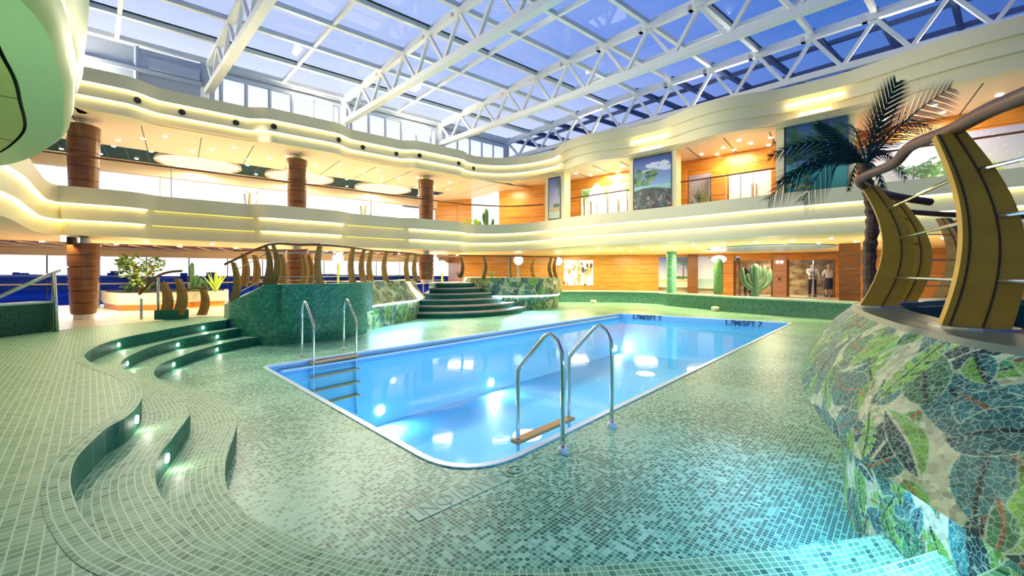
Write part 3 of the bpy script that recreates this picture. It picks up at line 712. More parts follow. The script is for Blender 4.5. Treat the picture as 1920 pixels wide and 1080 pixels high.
# ============================================================ THINGS
# ---------- painted surfaces: a grid of points that carries colours
def paint_grid(rows_xyz, cols, uvs, name, m, parent=None, smooth=True):
    """rows_xyz: (R,Cn,3) array, cols: (R,Cn,3), uvs: (R,Cn,2)"""
    R_, Cn = rows_xyz.shape[:2]; me = bpy.data.meshes.new(name)
    idx = np.arange(R_*Cn).reshape(R_, Cn)
    f = np.stack([idx[:-1, :-1], idx[:-1, 1:], idx[1:, 1:], idx[1:, :-1]], -1).reshape(-1, 4)
    me.vertices.add(R_*Cn); me.vertices.foreach_set('co', rows_xyz.reshape(-1).astype(np.float32))
    me.loops.add(f.size); me.loops.foreach_set('vertex_index', f.reshape(-1).astype(np.int32))
    me.polygons.add(len(f)); me.polygons.foreach_set('loop_start', (np.arange(len(f))*4).astype(np.int32))
    me.polygons.foreach_set('loop_total', np.full(len(f), 4, dtype=np.int32))
    me.update(calc_edges=True)
    ca = me.color_attributes.new('Col', 'FLOAT_COLOR', 'POINT'); rgba = np.ones((R_*Cn, 4), np.float32); rgba[:, :3] = cols.reshape(-1, 3); ca.data.foreach_set('color', rgba.reshape(-1))
    uv = me.uv_layers.new(name='UVMap'); uv.data.foreach_set('uv', uvs.reshape(-1, 2)[f.reshape(-1)].astype(np.float32).reshape(-1))
    if smooth: me.polygons.foreach_set('use_smooth', np.ones(len(f), dtype=bool))
    me.materials.append(m); o = bpy.data.objects.new(name, me); C.objects.link(o)
    if parent is not None: o.parent = parent
    return o
TEAL, DARK, LIME, CREAM, MIDG, RUST = (.018, .13, .125), (.004, .04, .045), (.12, .33, .03), (.46, .50, .30), (.03, .18, .07), (.26, .11, .04)
def leaf_pattern(U, V, L, Hh, seed, dens=9.0, size=.36):
    rg = np.random.RandomState(seed); col = np.empty(U.shape+(3,)); col[:] = CREAM
    n = int(dens*L*Hh/(size*size)*.5)+6
    for k in range(n):
        cx, cy, a = rg.uniform(-.1, L+.1), rg.uniform(-.1, Hh+.1), rg.uniform(0, 2*PI)
        ln = size*rg.uniform(.6, 1.35); wd = ln*rg.uniform(.20, .34); kind = rg.randint(0, 6); bend = rg.uniform(-.5, .5)
        base = [TEAL, DARK, LIME, MIDG, LIME, TEAL][kind]; base = np.array(base)*rg.uniform(.75, 1.35)
        alt = np.array([LIME, MIDG, TEAL, DARK, LIME, TEAL][rg.randint(0, 6)]) if rg.rand() < .35 else base
        vein = np.array(RUST if rg.rand() < .4 else ((.004, .02, .02) if kind != 1 else CREAM))
        msk = (np.abs(U-cx) < ln*1.1) & (np.abs(V-cy) < ln*1.1)
        if not msk.any(): continue
        x = (U[msk]-cx)*math.cos(a)+(V[msk]-cy)*math.sin(a); y = -(U[msk]-cx)*math.sin(a)+(V[msk]-cy)*math.cos(a)
        t = x/ln+.5; tt = np.clip(t, 0, 1); y = y-bend*wd*np.sin(PI*tt)
        half = wd*np.sin(PI*tt**.8)**.75
        ok = (t > 0) & (t < 1) & (np.abs(y) < half)
        if kind in (2, 4) and rg.rand() < .6:      # split leaves: bites between the fingers
            ok &= ~((np.sin(tt*38+np.abs(y)/wd*3) > .45) & (np.abs(y) > half*.35))
        c = np.where((y > 0)[:, None], base, alt)
        edge = np.abs(np.abs(y)-half) < (.006 if size < .45 else .012)
        c = np.where(edge[:, None], np.array((.36, .54, .34)), c)
        sv = (np.abs(np.sin((tt*7+np.abs(y)/wd*.9)*PI)) < .07)
        c = np.where(sv[:, None], np.array((.22, .42, .25)), c)
        c = np.where((np.abs(y) < (.0075 if size < .45 else .014))[:, None], vein, c)
        sub = col[msk]; sub[ok] = c[ok]; col[msk] = sub
    return col
M['mosaic_near'] = attr_mat('leaf_mosaic', .45, 36, spec=.18, gw=.05)
M['mosaic_far'] = attr_mat('leaf_mosaic_far', .3, 11)
def mosaic_face(Ap, za, Bp, zb, res, seed, name, m, parent, bulge=0.0, size=.36, dens=18.0):
    """mosaic-clad face lofted from plan path A at height za to plan path B at height zb"""
    L = max(arclen(Ap)[-1], arclen(Bp)[-1]); n = int(L/res)+2; A = resample(Ap, n); B = resample(Bp, n)
    hgt = (sum((b-a).length for a, b in zip(A, B))/n)**2; hgt = math.sqrt(hgt+(zb-za)**2); r = int(hgt/res)+2
    A_ = np.array([(p.x, p.y, za) for p in A]); B_ = np.array([(p.x, p.y, zb) for p in B])
    t = np.linspace(0, 1, r)[:, None, None]; G = A_[None]*(1-t)+B_[None]*t
    if bulge:
        nn = np.array([(q.x, q.y, 0) for q in normals2(B)]); G = G-nn[None]*np.sin(PI*t)*bulge
    U = np.tile(np.linspace(0, L, n)[None], (r, 1)); V = np.tile(np.linspace(0, hgt, r)[:, None], (1, n))
    return paint_grid(G, leaf_pattern(U, V, L, hgt, seed, dens, size), np.stack([U, V], -1), name, m, parent)
V2 = lambda *a: Vector(a[:2])
def sp2(pts, k=6): return [p.xy for p in spline([Vector((x, y, 0)) for x, y in pts], k)]

# ---------- near raised planter on the right
RIMZ, LIPZ = 1.33, .75
rim = sp2([(2.25, -.6), (2.08, .5), (1.99, 1.3), (1.98, 1.58), (2.0, 1.79), (2.12, 2.09), (2.27, 2.45), (2.96, 3.55), (3.75, 4.35), (5.2, 4.9), (7.0, 4.7), (9.0, 4.3)])
lip = sp2([(1.72, -.6), (1.55, .5), (1.53, 1.05), (1.56, 1.24), (1.60, 1.45), (1.64, 1.71), (1.70, 2.03), (2.0, 2.68), (2.50, 3.52), (3.35, 4.5), (5.1, 5.4), (7.2, 5.2), (9.2, 4.8)])
bas = sp2([(2.0, -.6), (1.8, .6), (1.76, 1.2), (1.93, 1.8), (2.12, 2.42), (2.28, 2.76), (2.52, 3.1), (2.90, 3.57), (3.2, 3.95), (3.9, 4.6), (5.2, 5.1), (7.1, 4.9), (9.1, 4.5)])
pt = thing('raised_planter', 'big raised platform clad in leaf mosaic at the right, underside glowing blue', 'planter', (3.4, 2.2, 0))
def plocal(o): o.matrix_parent_inverse = Matrix.Translation(-Vector(o.parent.location)); return o
plocal(mosaic_face(rim, RIMZ, lip, LIPZ, .005, 11, 'mosaic_face', M['mosaic_near'], pt, size=.33, dens=15, bulge=-.07))
plocal(mosaic_face(lip, LIPZ, bas, LIPZ-.02, .012, 12, 'lip_underside', M['mosaic_near'], pt))
plocal(mosaic_face(bas, LIPZ-.02, bas, 0.0, .008, 13, 'lower_face', M['mosaic_near'], pt, size=.30, dens=15))
M['ledge'] = mat('grey_green_stone', (.13, .17, .11), .3)
nr = normals2(rim)
rin = [V2(p.x-q.x*-.0, p.y) for p, q in zip(rim, nr)]
def offp(path, d): return [Vector((p.x+q.x*d, p.y+q.y*d)) for p, q in zip(path, normals2(path))]
sgn = -1 if normals2(rim)[20].x < 0 else 1      # +d moves into the platform
rin = offp(rim, .34*sgn)
mb = MB(); mb.loft([[(p.x, p.y, RIMZ) for p in rim], [(p.x, p.y, RIMZ+.03) for p in offp(rim, .02*sgn)], [(p.x, p.y, RIMZ+.03) for p in rin], [(p.x, p.y, RIMZ-.26) for p in rin]])
part(pt, 'rim_ledge', mb, M['ledge'])
mb = MB(); rr = rin[2:]; mb.add([(p.x, p.y, RIMZ-.25) for p in rr]+[(9.5, -1, RIMZ-.25)], [tuple(range(len(rr)+1))])
part(pt, 'decking', mb, M['decking'])
mb = MB(); mb.loft([[(p.x, p.y, z) for p in offp(bas, -.03*sgn)[8:60]] for z in (LIPZ-.07, LIPZ-.035)]); part(pt, 'cove_light', mb, M['ledblue'])
# low inner wall of the hot tub on the platform
iw = sp2([(3.35, 3.5), (3.7, 3.9), (4.6, 4.3), (5.6, 4.4), (6.6, 4.1)])
mb = MB(); mb.loft([[(p.x, p.y, z) for p in iw] for z in (RIMZ-.25, RIMZ-.02)]); mb.loft([[(p.x, p.y, RIMZ-.02) for p in iw], [(p.x, p.y, RIMZ-.02) for p in offp(iw, .3)]])
part(pt, 'inner_bench', mb, M['tile_dark'])

M['seam'] = mat('dark_brown_seam', (.06, .03, .008), .6)
# ---------- crescent posts and railings
def crescent(base, h, lean, bulge, wt=.12, dp=.2, twist=0.0, n=12, groove=True, tilt=0.0):
    """one curved laminated post: base point, height, inward 2-D direction it bows to; returns wood and groove builders"""
    base = Vector(base); L = Vector((lean[0], lean[1], 0)).normalized(); T = Vector((-L.y, L.x, 0))
    def ctr(t): return base+Vector((0, 0, h*t))+L*(bulge*math.sin(PI*(.08+.84*t))-bulge*.25-tilt*t)
    def wid(t): return dp*(1.12-.62*t+.12*math.sin(PI*t))
    wd, gv = MB(), MB()
    rows = []
    for i in range(n+1):
        t = i/n; c = ctr(t); a = wid(t)/2; b = wt/2
        rows.append([c-L*a-T*b, c+L*a-T*b, c+L*a+T*b, c-L*a+T*b, c-L*a-T*b])
    vs = [v for r in rows for v in r[:4]]
    fs = [(i*4+j, i*4+(j+1) % 4, (i+1)*4+(j+1) % 4, (i+1)*4+j) for i in range(n) for j in range(4)]+[(3, 2, 1, 0), (n*4, n*4+1, n*4+2, n*4+3)]
    wd.add(vs, fs)
    if groove:
        for sd in (-1,):
            for off in ((.10,) if dp < .22 else (.10, -.38)):
                for i in range(n):
                    t0, t1 = i/n, (i+1)/n
                    a = ctr(t0)+L*wid(t0)*off+T*sd*(wt/2+.001); b = ctr(t1)+L*wid(t1)*off+T*sd*(wt/2+.001)
                    gv.beam(a, b, .008, .008)
    return wd, gv, ctr
def railing(name, label, path3, posts, h, rods=3, rail_r=.03, wt=.10, dp=.13, bulge=.11, rail_z=None, group=None, rail_ext=None, railw=None):
    """path3: handrail points; posts: list of (base, inward direction[, height])"""
    root = thing(name, label, 'railing', posts[0][0], group)
    ctrs = []
    for k, pp in enumerate(posts):
        hh = pp[2] if len(pp) > 2 else h
        wd, gv, ctr = crescent(pp[0], hh, pp[1], bulge, wt, dp); pst = part(root, 'post', wd, M['woodribdark'], 35)
        if wt > .08 and dp > .15 and gv.v:
            g = local(root, gv).build('groove', M['seam'], pst)
        ctrs.append(ctr)
    mb = MB()
    if railw:
        for a, b in zip(path3, path3[1:]): mb.beam(a, b, railw[0], railw[1])
    else: mb.tube(path3, rail_r, 8)
    part(root, 'handrail', mb, M['woodrail'], 40)
    for j in range(rods):
        t = .2+.6*j/max(rods-1, 1)
        pts = [c(t) for c in ctrs]
        if len(pts) > 1: part(root, 'rod', MB().tube(pts, .0085 if dp > .18 else .012, 6), M['steel'])
    return root
# near railing on the raised planter
nb_ = [((2.47, 2.19, RIMZ+.03), (.80, -.60), 1.05), ((3.22, 3.60, RIMZ+.03), (.78, -.62), 1.06), ((4.0, 4.2, RIMZ+.03), (.74, -.67), 1.05)]
hr = spline([(4.15, 4.05, 2.36), (3.75, 3.98, 2.40), (3.35, 3.78, 2.42), (3.03, 3.55, 2.44), (2.93, 3.38, 2.46), (2.85, 3.05, 2.47), (2.66, 2.72, 2.50), (2.42, 2.25, 2.44), (2.22, 1.90, 2.41), (2.08, 1.62, 2.375), (2.0, 1.2, 2.38), (2.0, .5, 2.38), (2.2, -.3, 2.38)], 6)
nb_.append(((2.35, .2, RIMZ+.03), (1, 0), 1.05))
rt = thing('curved_railing', 'railing of broad golden wooden ribs on the near mosaic platform, handrail sweeping overhead', 'railing', (2.5, 2.2, RIMZ+.03))
cts = []
for bi, (b, l, h) in enumerate(nb_):
    wd, gv, ctr = crescent(b, h, l, (.14, .21, .2, .14)[bi], .10, (.225, .21, .21, .22)[bi], n=18, tilt=(.09, .05, .05, .09)[bi]); ps = part(rt, 'rib', wd, M['woodrib'], 35); local(rt, gv).build('groove', M['seam'], ps); cts.append(ctr)
mb = MB(); mb.tube(hr, .036, 12); hro = part(rt, 'handrail', mb, M['woodrail'], 40); hro.scale = (1, 1, 1)
order = [cts[3], cts[0], cts[1], cts[2]]
for t_ in (.24, .56, .80):
    part(rt, 'rod', MB().tube([c(t_) for c in order], .011, 8), M['steel'])
for b in nb_[:3]:
    part(rt, 'foot_plate', MB().lathe((b[0][0], b[0][1], RIMZ+.029), [(.17, 0), (.17, .012)], 20), M['steel2'])
# far side railing on the same platform
fb = [((4.75, 5.2, RIMZ-.05), (.0, -1)), ((5.55, 5.25, RIMZ-.05), (.35, -1)), ((5.95, 5.45, RIMZ-.05), (.5, -1)), ((6.35, 5.35, RIMZ-.05), (.5, -1)), ((7.5, 5.6, RIMZ-.05), (.5, -1))]
railing('curved_railing', 'second rib railing at the back of the near mosaic platform, behind the big ribs', spline([(4.0, 4.3, 2.45), (4.7, 5.1, 2.46), (5.6, 5.3, 2.42), (6.4, 5.3, 2.40), (7.6, 5.5, 2.40)], 5), fb, 1.08, 3, .035, .12, .2, .2)

# ---------- pool ladders
def ladder(label, f1, f2, inn, ztop=1.085):
    """f1,f2: flange points on the deck, inn: direction into the pool"""
    root = thing('pool_ladder', label, 'ladder', (f1.x, f1.y, 0), 'pool ladders'); I = Vector((inn.x, inn.y, 0)).normalized()
    for f in (f1, f2):
        f = Vector((f.x, f.y, 0))
        key = [f, f+Vector((0, 0, .80)), f+I*.01+Vector((0, 0, .93)), f+I*.06+Vector((0, 0, ztop-.06)), f+I*.14+Vector((0, 0, ztop)), f+I*.21+Vector((0, 0, ztop-.035)), f+I*.50+Vector((0, 0, .74)), f+I*.555+Vector((0, 0, .66)), f+I*.56+Vector((0, 0, .55)), f+I*.56+Vector((0, 0, -1.25))]
        pts = []
        for i in range(len(key)-1):
            if i in (0, 5, 8): pts += [key[i].lerp(key[i+1], k/3) for k in range(3)]
            else: pts.append(key[i])
        pts.append(key[-1]); part(root, 'rail', MB().tube(pts, .021, 12), M['steel'], True)
        part(root, 'flange', MB().lathe(f, [(.05, .0), (.05, .03), (.042, .042), (.03, .045)], 20), M['white'], 40)
    a = Vector((f1.x, f1.y, 0))+I*.56; b = Vector((f2.x, f2.y, 0))+I*.56; d = (b-a).normalized()
    for k in range(4):
        z = -.05-.27*k
        part(root, 'tread', MB().beam(a-d*.05+Vector((0, 0, z)), b+d*.05+Vector((0, 0, z)), .10, .032), M['woodtread'])
    return root
ladder('large steel ladder with wooden treads at the near right edge of the pool', V2(.468, 3.77), V2(1.075, 4.40), V2(-.728, .685))
ladder('small steel ladder with wooden treads at the far left edge of the pool', V2(-4.19, 8.14), V2(-3.64, 8.83), V2(.741, -.671), 1.10)

# ---------- pool lamps
adn = (PD_-PA).normalized()
for i, (px, py) in enumerate(((712, 769), (920, 717), (1153, 653))):
    r = (px-CX)/F; k = (r*PA.y-PA.x)/(adn.x-r*adn.y); p = PA+adn*k; z = H-(py-HY)/F*p.y; q = Vector((adn.y, -adn.x))
    o = MB().disc((p.x+q.x*.005, p.y+q.y*.005, z), (q.x, q.y, 0), .115, .03).build('underwater_lamp', emit_mat('pool_lamp', (.9, .97, 1), 4.0)) if i == 0 else None
    if i == 0: ul = o; tag(o, 'round white underwater lamp in the pool wall nearest the small ladder', 'lamp', 'underwater lamps'); p0 = Vector((p.x, p.y, z))
    else:
        o = ul.copy(); C.objects.link(o); o.location = Vector((p.x, p.y, z))-p0
        tag(o, ['', 'round white underwater lamp in the middle of the far long pool wall', 'round white underwater lamp behind the large ladder, toward the far pool end'][i], 'lamp', 'underwater lamps')
    lamp('AREA', (p.x+q.x*.12, p.y+q.y*.12, z), 30, (.75, .92, 1), .2, (p.x+q.x*3, p.y+q.y*3, z-.3))
# added glowing discs on the pool floor, imitating bright patches in the water
for i, (px, py, lab) in enumerate(((1210, 700, 'added glowing disc imitating a wide bright patch in the water, seen right of the large ladder'), (988, 815, 'added glowing disc imitating a bright patch in the water between the rails of the large ladder'))):
    p = P(px, py, FZ+.02) if i == 0 else P(px, py, FZ+.02)
    o = MB().lathe((p.x, p.y, FZ), [(.30, 0), (.28, .03)], 28).build('pool_glow_disc', emit_mat('patch_glow', (.95, .98, 1), 1.8)); tag(o, lab, 'lamp', 'pool floor glow discs')

# ---------- step lights
def near_on(E, px):
    best = min(range(len(E)), key=lambda i: abs((E[i].x/E[i].y)*F+CX-px)+(0 if E[i].y > 0 else 1e6)); return best
sl = [(E1, 218, .475, 650, 'near the left end of the upper riser'), (E1, 380, .475, 617, 'right-hand one of the upper riser by the green wall'), (E2, 238, .285, 682, 'at the curl of the middle riser'), (E2, 334, .285, 650, 'in the middle of the middle riser'), (E2, 406, .285, 633, 'right-hand one of the middle riser by the green wall'), (E3, 326, .095, 683, 'near the left end of the lowest riser'), (E3, 405, .095, 658, 'right-hand one of the lowest riser'), (E1, 250, .475, 785, 'in the near curve of the upper riser'), (E2, 316, .285, 864, 'in the near curve of the middle riser')]
M['steplens'] = emit_mat('step_lens', (1, .98, .9), 5.0)
for E, px, z, py, lab in sl:
    def pd(i):
        p = E[i]; return math.hypot(p.x/p.y*F+CX-px, HY+F*(H-z)/p.y-py)
    i = min(range(1, 110), key=pd); p = E[i]
    LO = E2 if E is E1 else (E3 if E is E2 else [b+(b-a) for a, b in zip(E2, E3)]); nrm = (LO[i]-E[i]).xy.normalized(); n2_ = normals2(E)[i]; nrm = n2_ if n2_.dot(nrm) > 0 else -n2_
    o = MB().disc((p.x, p.y, z), (nrm.x, nrm.y, 0), .034, .012, 14).build('step_light', M['steplens']); tag(o, 'small round recessed step light '+lab, 'step light', 'step lights')
    lamp('POINT', (p.x+nrm.x*.07, p.y+nrm.y*.07, z-.03), .5, (1, .97, .82), .03)

# ---------- left platform: green wall, mosaic planter, stairs, round planter
PZ = 1.42
lp = thing('hot_tub_platform', 'raised platform with a plain emerald tile front wall left of the pool', 'platform', (-5.5, 10.4, 0))
wa = sp2([(-7.0, 9.92), (-6.65, 9.66), (-6.3, 9.52), (-5.9, 9.43), (-5.4, 9.46), (-4.95, 9.66), (-4.45, 10.1), (-4.13, 10.8), (-4.05, 11.4)])
def topz(p):
    px = p.x/p.y*F+CX
    return .88+(1.40-.88)*min(max((px-418)/(500-418), 0), 1)
mb = MB(); mb.loft([[(p.x, p.y, 0) for p in wa], [(p.x, p.y, topz(p)) for p in wa]])
back = offp(wa, .45); mb.loft([[(p.x, p.y, topz(p)) for p in wa], [(p.x, p.y, topz(p)) for p in back]])
mb.loft([[(p.x, p.y, topz(q)) for p, q in zip(back, wa)], [(p.x, p.y, 0) for p in back]])
part(lp, 'front_wall', mb, M['tile_wall'], 40)
n0 = int(len(wa)*.52)
mb = MB(); sh = offp(wa, -.16)[n0:]; w2 = wa[n0:]
mb.loft([[(p.x, p.y, .62) for p in w2], [(p.x, p.y, .62) for p in sh], [(p.x, p.y, 1.405) for p in sh], [(p.x, p.y, 1.405) for p in w2]]); part(lp, 'overhang', mb, M['tile_wall'], 40)
top = [Vector((-6.4, 11.3)), Vector((-5.7, 10.1)), Vector((-5.0, 10.2)), Vector((-4.3, 11.2)), Vector((-4.2, 12.5)), Vector((-4.0, 14)), Vector((-3.4, 16)), Vector((-2.9, 18.8)), Vector((-4.6, 17)), Vector((-6.3, 14))]
o = flat(top, 1.25, M['whitefloor'], 'platform_floor', None); o.parent = lp; plocal(o)
wb_r = sp2([(-4.2, 11.3), (-4.25, 11.9), (-4.05, 13.1), (-3.75, 14.4), (-3.85, 15.6), (-4.0, 17.0)]); wb_l = sp2([(-3.98, 11.2), (-3.98, 11.9), (-3.72, 13.1), (-3.30, 14.35), (-3.35, 15.8), (-3.8, 17.0)]); wb_b = sp2([(-4.1, 11.3), (-4.15, 11.95), (-3.9, 13.2), (-3.48, 14.7), (-3.6, 15.9), (-3.9, 17)])
sp_ = thing('mosaic_planter', 'leaf mosaic planter wall between the emerald wall and the curved stairs', 'planter', (-4, 13, 0))
plocal(mosaic_face(wb_r, PZ, wb_l, .74, .03, 21, 'mosaic_face', M['mosaic_far'], sp_, size=.5, dens=10, bulge=-.04)); plocal(mosaic_face(wb_b, .70, wb_b, 0, .03, 22, 'lower_face', M['mosaic_far'], sp_, size=.5, dens=10))
mb = MB(); mb.loft([[(p.x, p.y, PZ) for p in wb_r], [(p.x, p.y, PZ) for p in offp(wb_r, .5)], [(p.x, p.y, 1.2) for p in offp(wb_r, .5)]]); mb.loft([[(p.x, p.y, .74) for p in wb_l], [(p.x, p.y, .72) for p in wb_b]]); part(sp_, 'rim_ledge', mb, M['stone'])
mb = MB(); mb.loft([[(p.x, p.y, z) for p in offp(wb_b, -.06)] for z in (.66, .71)]); part(sp_, 'cove_light', mb, M['ledblue'])
# sloped mosaic end seen behind the emerald wall
mb_r = sp2([(-6.9, 12.0), (-6.5, 11.3), (-5.8, 10.4)]); mb_l = sp2([(-7.5, 11.8), (-7.1, 10.9), (-6.5, 10.0)])
plocal(mosaic_face(mb_r, 1.38, mb_l, .45, .03, 25, 'side_face', M['mosaic_far'], lp, size=.5))
# stairs
st = thing('curved_staircase', 'fan of curved dark stairs with pale nosings between two mosaic planters', 'stairs', (-2.9, 18, 0))
cx0, cy0 = -2.85, 18.7; nst = 6; zt_ = 1.25
M['nosing'] = mat('brown_grey_nosing', (.42, .34, .30), .3)
for k in range(nst):
    rr_ = 1.15+.46*(nst-1-k); z1_ = zt_*(k+1)/(nst+.0); poly = [(cx0+rr_*1.0*math.cos(a), cy0+rr_*1.08*math.sin(a)) for a in np.linspace(-1.95, .25, 22)]+[(cx0+.2, cy0+1.6), (cx0-1.2, cy0+1.2)]
    sk = part(st, 'step', MB().prism(poly, z1_-zt_/nst, z1_-.045), M['tile_riser'])
    nz_ = MB().prism([(cx0+(x-cx0)*1.015, cy0+(y-cy0)*1.015) for x, y in poly], z1_-.045, z1_); local(st, nz_).build('nosing', M['nosing'], sk)
# round planter right of the stairs
rp = thing('mosaic_planter', 'long round-ended leaf mosaic planter right of the curved stairs, blue light under its lip', 'planter', (.8, 19.5, 0))
dr = sp2([(-2.15, 21.3), (-2.45, 20.2), (-2.1, 18.9), (-1.2, 18.1), (0, 18.05), (1.2, 18.5), (2.1, 19.4), (2.45, 20.6), (2.1, 21.8)])
dc = Vector((.2, 20.3))
grow = lambda k: [dc+(p-dc)*k for p in dr]
plocal(mosaic_face(grow(.96), 1.47, grow(1.03), .70, .04, 23, 'mosaic_face', M['mosaic_far'], rp, size=.55, dens=10, bulge=.05)); plocal(mosaic_face(grow(.95), .66, grow(.95), 0, .04, 24, 'lower_face', M['mosaic_far'], rp, size=.5, dens=10))
mb = MB(); mb.add([(p.x, p.y, 1.47) for p in grow(.965)], [tuple(range(len(dr)))]); mb.loft([[(p.x, p.y, .70) for p in grow(1.03)], [(p.x, p.y, .68) for p in grow(.9)]]); part(rp, 'top', mb, M['stone'])
mb = MB(); mb.loft([[(p.x, p.y, z) for p in grow(.975)] for z in (.60, .665)]); part(rp, 'cove_light', mb, M['ledblue'])

def PD3(px, d, z): return Vector(((px-CX)/F*d, d, z))
# main platform railing
def at_wall(px, path):      # the point of a plan path seen in column px
    return min(path, key=lambda p: abs(p.x/p.y*F+CX-px))
Ps = []
for px in (437,): p = PD3(px, 9.9, .95); Ps.append((p, (1, .2), .98))
for px, d in ((498, 9.85), (512, 9.8), (600, 9.8), (662, 11.2)): Ps.append((PD3(px, d, 1.38), (1 if px < 560 else -1, .5), .96))
for px, d in ((683, 12.0), (697, 12.6), (725, 13.2), (766, 14.3), (781, 14.6)): Ps.append((PD3(px, d, 1.38), (-1, .1), .96))
path = [D(421, 496, 9.9), PD3(437, 9.9, 1.97), PD3(505, 9.8, 2.35), PD3(560, 9.8, 2.35), PD3(600, 9.85, 2.35), PD3(650, 10.8, 2.36), PD3(665, 11.3, 2.36), PD3(683, 12.0, 2.36), PD3(697, 12.6, 2.36), PD3(725, 13.2, 2.36), PD3(768, 14.3, 2.36), PD3(781, 14.6, 2.34), PD3(786, 15.0, 2.30)]
railing('curved_railing', 'railing of curved wooden ribs along the front of the emerald platform', spline(path, 3), Ps, .95, 2, .03, .09, .15, .12)
Ps = [(PD3(px, d, 1.25), (1, 0), 1.0) for px, d in ((456, 12.3), (477, 13.2), (527, 12.4), (567, 12.4), (579, 13.5))]
railing('curved_railing', 'shorter rib railing at the back of the emerald platform', [PD3(438, 12.3, 2.34), PD3(490, 12.4, 2.36), PD3(577, 12.5, 2.38)], Ps, 1.0, 2, .025, .10, .20, .12)
Ps = [(PD3(px, d, 1.47), (s_, .2), .94) for px, d, s_ in ((863, 18.6, 1), (906, 18.2, 1), (957, 18.3, -.1), (1034, 19.6, -1), (1043, 20.2, -1), (1001, 21.5, -1))]
railing('curved_railing', 'rib railing on top of the round mosaic planter right of the stairs', [PD3(861, 18.6, 2.46), PD3(906, 18.2, 2.44), PD3(957, 18.3, 2.44), PD3(1034, 19.6, 2.44), PD3(1044, 20.2, 2.42)], Ps, .94, 2, .03, .10, .17, .14)

# entry handrail left of the steps
er = thing('entry_handrail', 'short curved handrail with steel posts and two wooden crescents on the upper floor', 'railing', P(297, 599, Z_UP))
dE = 9.6
for px, top_, bot in ((265, 560, 600), (296.5, 519, 599)):
    a = PD3(px, dE, Z_UP); b = D(px, top_, dE); part(er, 'steel_post', MB().tube([a, b], .028, 10), M['steel2'], True)
part(er, 'handrail', MB().tube(spline([D(261, 552, dE), D(280, 532, dE), D(297, 517, dE), D(318, 510, dE+.05), D(341, 508, dE+.1)], 4), .03, 8), M['woodrail'], True)
for px, top_, hh in ((306, 520, .88), (333, 512, .86)):
    wd, gv, c_ = crescent(PD3(px, dE, Z_UP+(.0 if px < 310 else .10)), hh, (1, .0), .15, .11, .19); part(er, 'crescent_post', wd, M['woodribdark'], 35)
part(er, 'rod', MB().tube([D(298, 548, dE), D(345, 548, dE+.1)], .012, 6), M['steel']); part(er, 'rod', MB().tube([D(298, 565, dE), D(345, 565, dE+.1)], .012, 6), M['steel'])
pp = PD3(322, dE+.1, Z_UP); tag(MB().box((pp.x, pp.y, Z_UP+.11), (.54, .34, .22)).build('tiled_plinth', M['tile_riser']), 'low dark green tiled plinth under the wooden crescents', 'plinth')
er2 = thing('entry_handrail', 'small handrail with one wooden crescent right of the steel-post handrail', 'railing', PD3(378, 10.6, Z_UP))
wd, gv, c_ = crescent(PD3(378, 10.6, Z_UP), .74, (1, 0), .13, .11, .17); part(er2, 'crescent_post', wd, M['woodribdark'], 35)
part(er2, 'handrail', MB().tube([D(345, 546, 10.6), D(360, 540, 10.6), D(386, 540, 10.6)], .025, 8), M['woodrail'], True)

# left stair wall with steel handrail
sw = thing('stair_wall', 'dark green tiled stair wall with steel handrail at the left frame edge', 'wall', (-10.2, 8.2, Z_UP))
a, b = P(97, 621, Z_UP), P(-60, 641, Z_UP)
mb = MB().wallbox(a.xy, b.xy, Z_UP, 1.10, .35, -1); part(sw, 'wall', mb, M['tile_dark'])
mb = MB().wallbox(a.xy+Vector((.02, 0)), b.xy, 1.10, 1.13, .37, -1); part(sw, 'coping', mb, mat('pale_mint_cap', (.42, .62, .48), .3))
part(sw, 'handrail', MB().tube([D(113, 506, 7.75), D(60, 529, 7.45), D(0, 556, 7.15), D(-60, 583, 6.9)], .032, 10), M['steel2'], True)
for px in (101, 107): part(sw, 'post', MB().tube([PD3(px, 7.6, Z_UP), D(101, 512, 7.65)], .028, 10), M['steel2'], True)

# ---------- wooden pillars
def pillar(base, z0, z1, r0, r1, label, rings, foot=True, group='wooden pillars', m=None):
    root = thing('wooden_pillar', label, 'pillar', (base.x, base.y, z0), group)
    hh = z1-z0; prof = []; zb = .14 if foot else 0; zn = hh-.17
    k = rings; 
    for i in range(k):
        a = zb+(zn-zb)*i/k; b = zb+(zn-zb)*(i+1)/k
        ra = r0+(r1-r0)*((a-zb)/(zn-zb))**.9; rb = r0+(r1-r0)*((b-zb)/(zn-zb))**.9
        prof += [(ra-.03, a), (ra-.03, a+.012), (ra, a+.014), (rb, b-.014), (rb-.03, b-.012), (rb-.03, b)]
    part(root, 'shaft', MB().lathe((base.x, base.y, z0), prof, 32), m or M['woodcol'], 30)
    part(root, 'neck', MB().lathe((base.x, base.y, z0+zn), [(r1*.45, 0), (r1*.45, .17)], 20), M['steel2'], 30)
    if foot: part(root, 'foot', MB().lathe((base.x, base.y, z0), [(r0*.8, 0), (r0*.8, .15)], 24), M['stone'], 30)
    return root
ps = [LF(-2.02, 15.82), LF(3.17, 15.82), LF(8.14, 15.82)]
lab = ['leftmost', 'middle', 'rightmost']
pillar(ps[0], ZF, 2.63, .25, .335, 'tapered wooden pillar at the pool level, leftmost and nearest of them', 6)
pillar(ps[1], ZF, 2.63, .25, .335, 'tapered wooden pillar at the pool level, behind the ribs of the emerald platform', 6)
pillar(ps[2], 1.26, 2.63, .27, .335, 'tapered wooden pillar at the pool level, behind the curved stairs', 6)
for p, l in zip(ps, lab): pillar(p, 3.02, 5.80, .27, .33, 'tapered wooden pillar of the middle deck, %s of the three' % l, 7, False)
p = PD3(573, 15.8, 0); pillar(p, ZF, 2.63, .13, .20, 'slim wooden pillar just right of the one behind the emerald platform', 5)
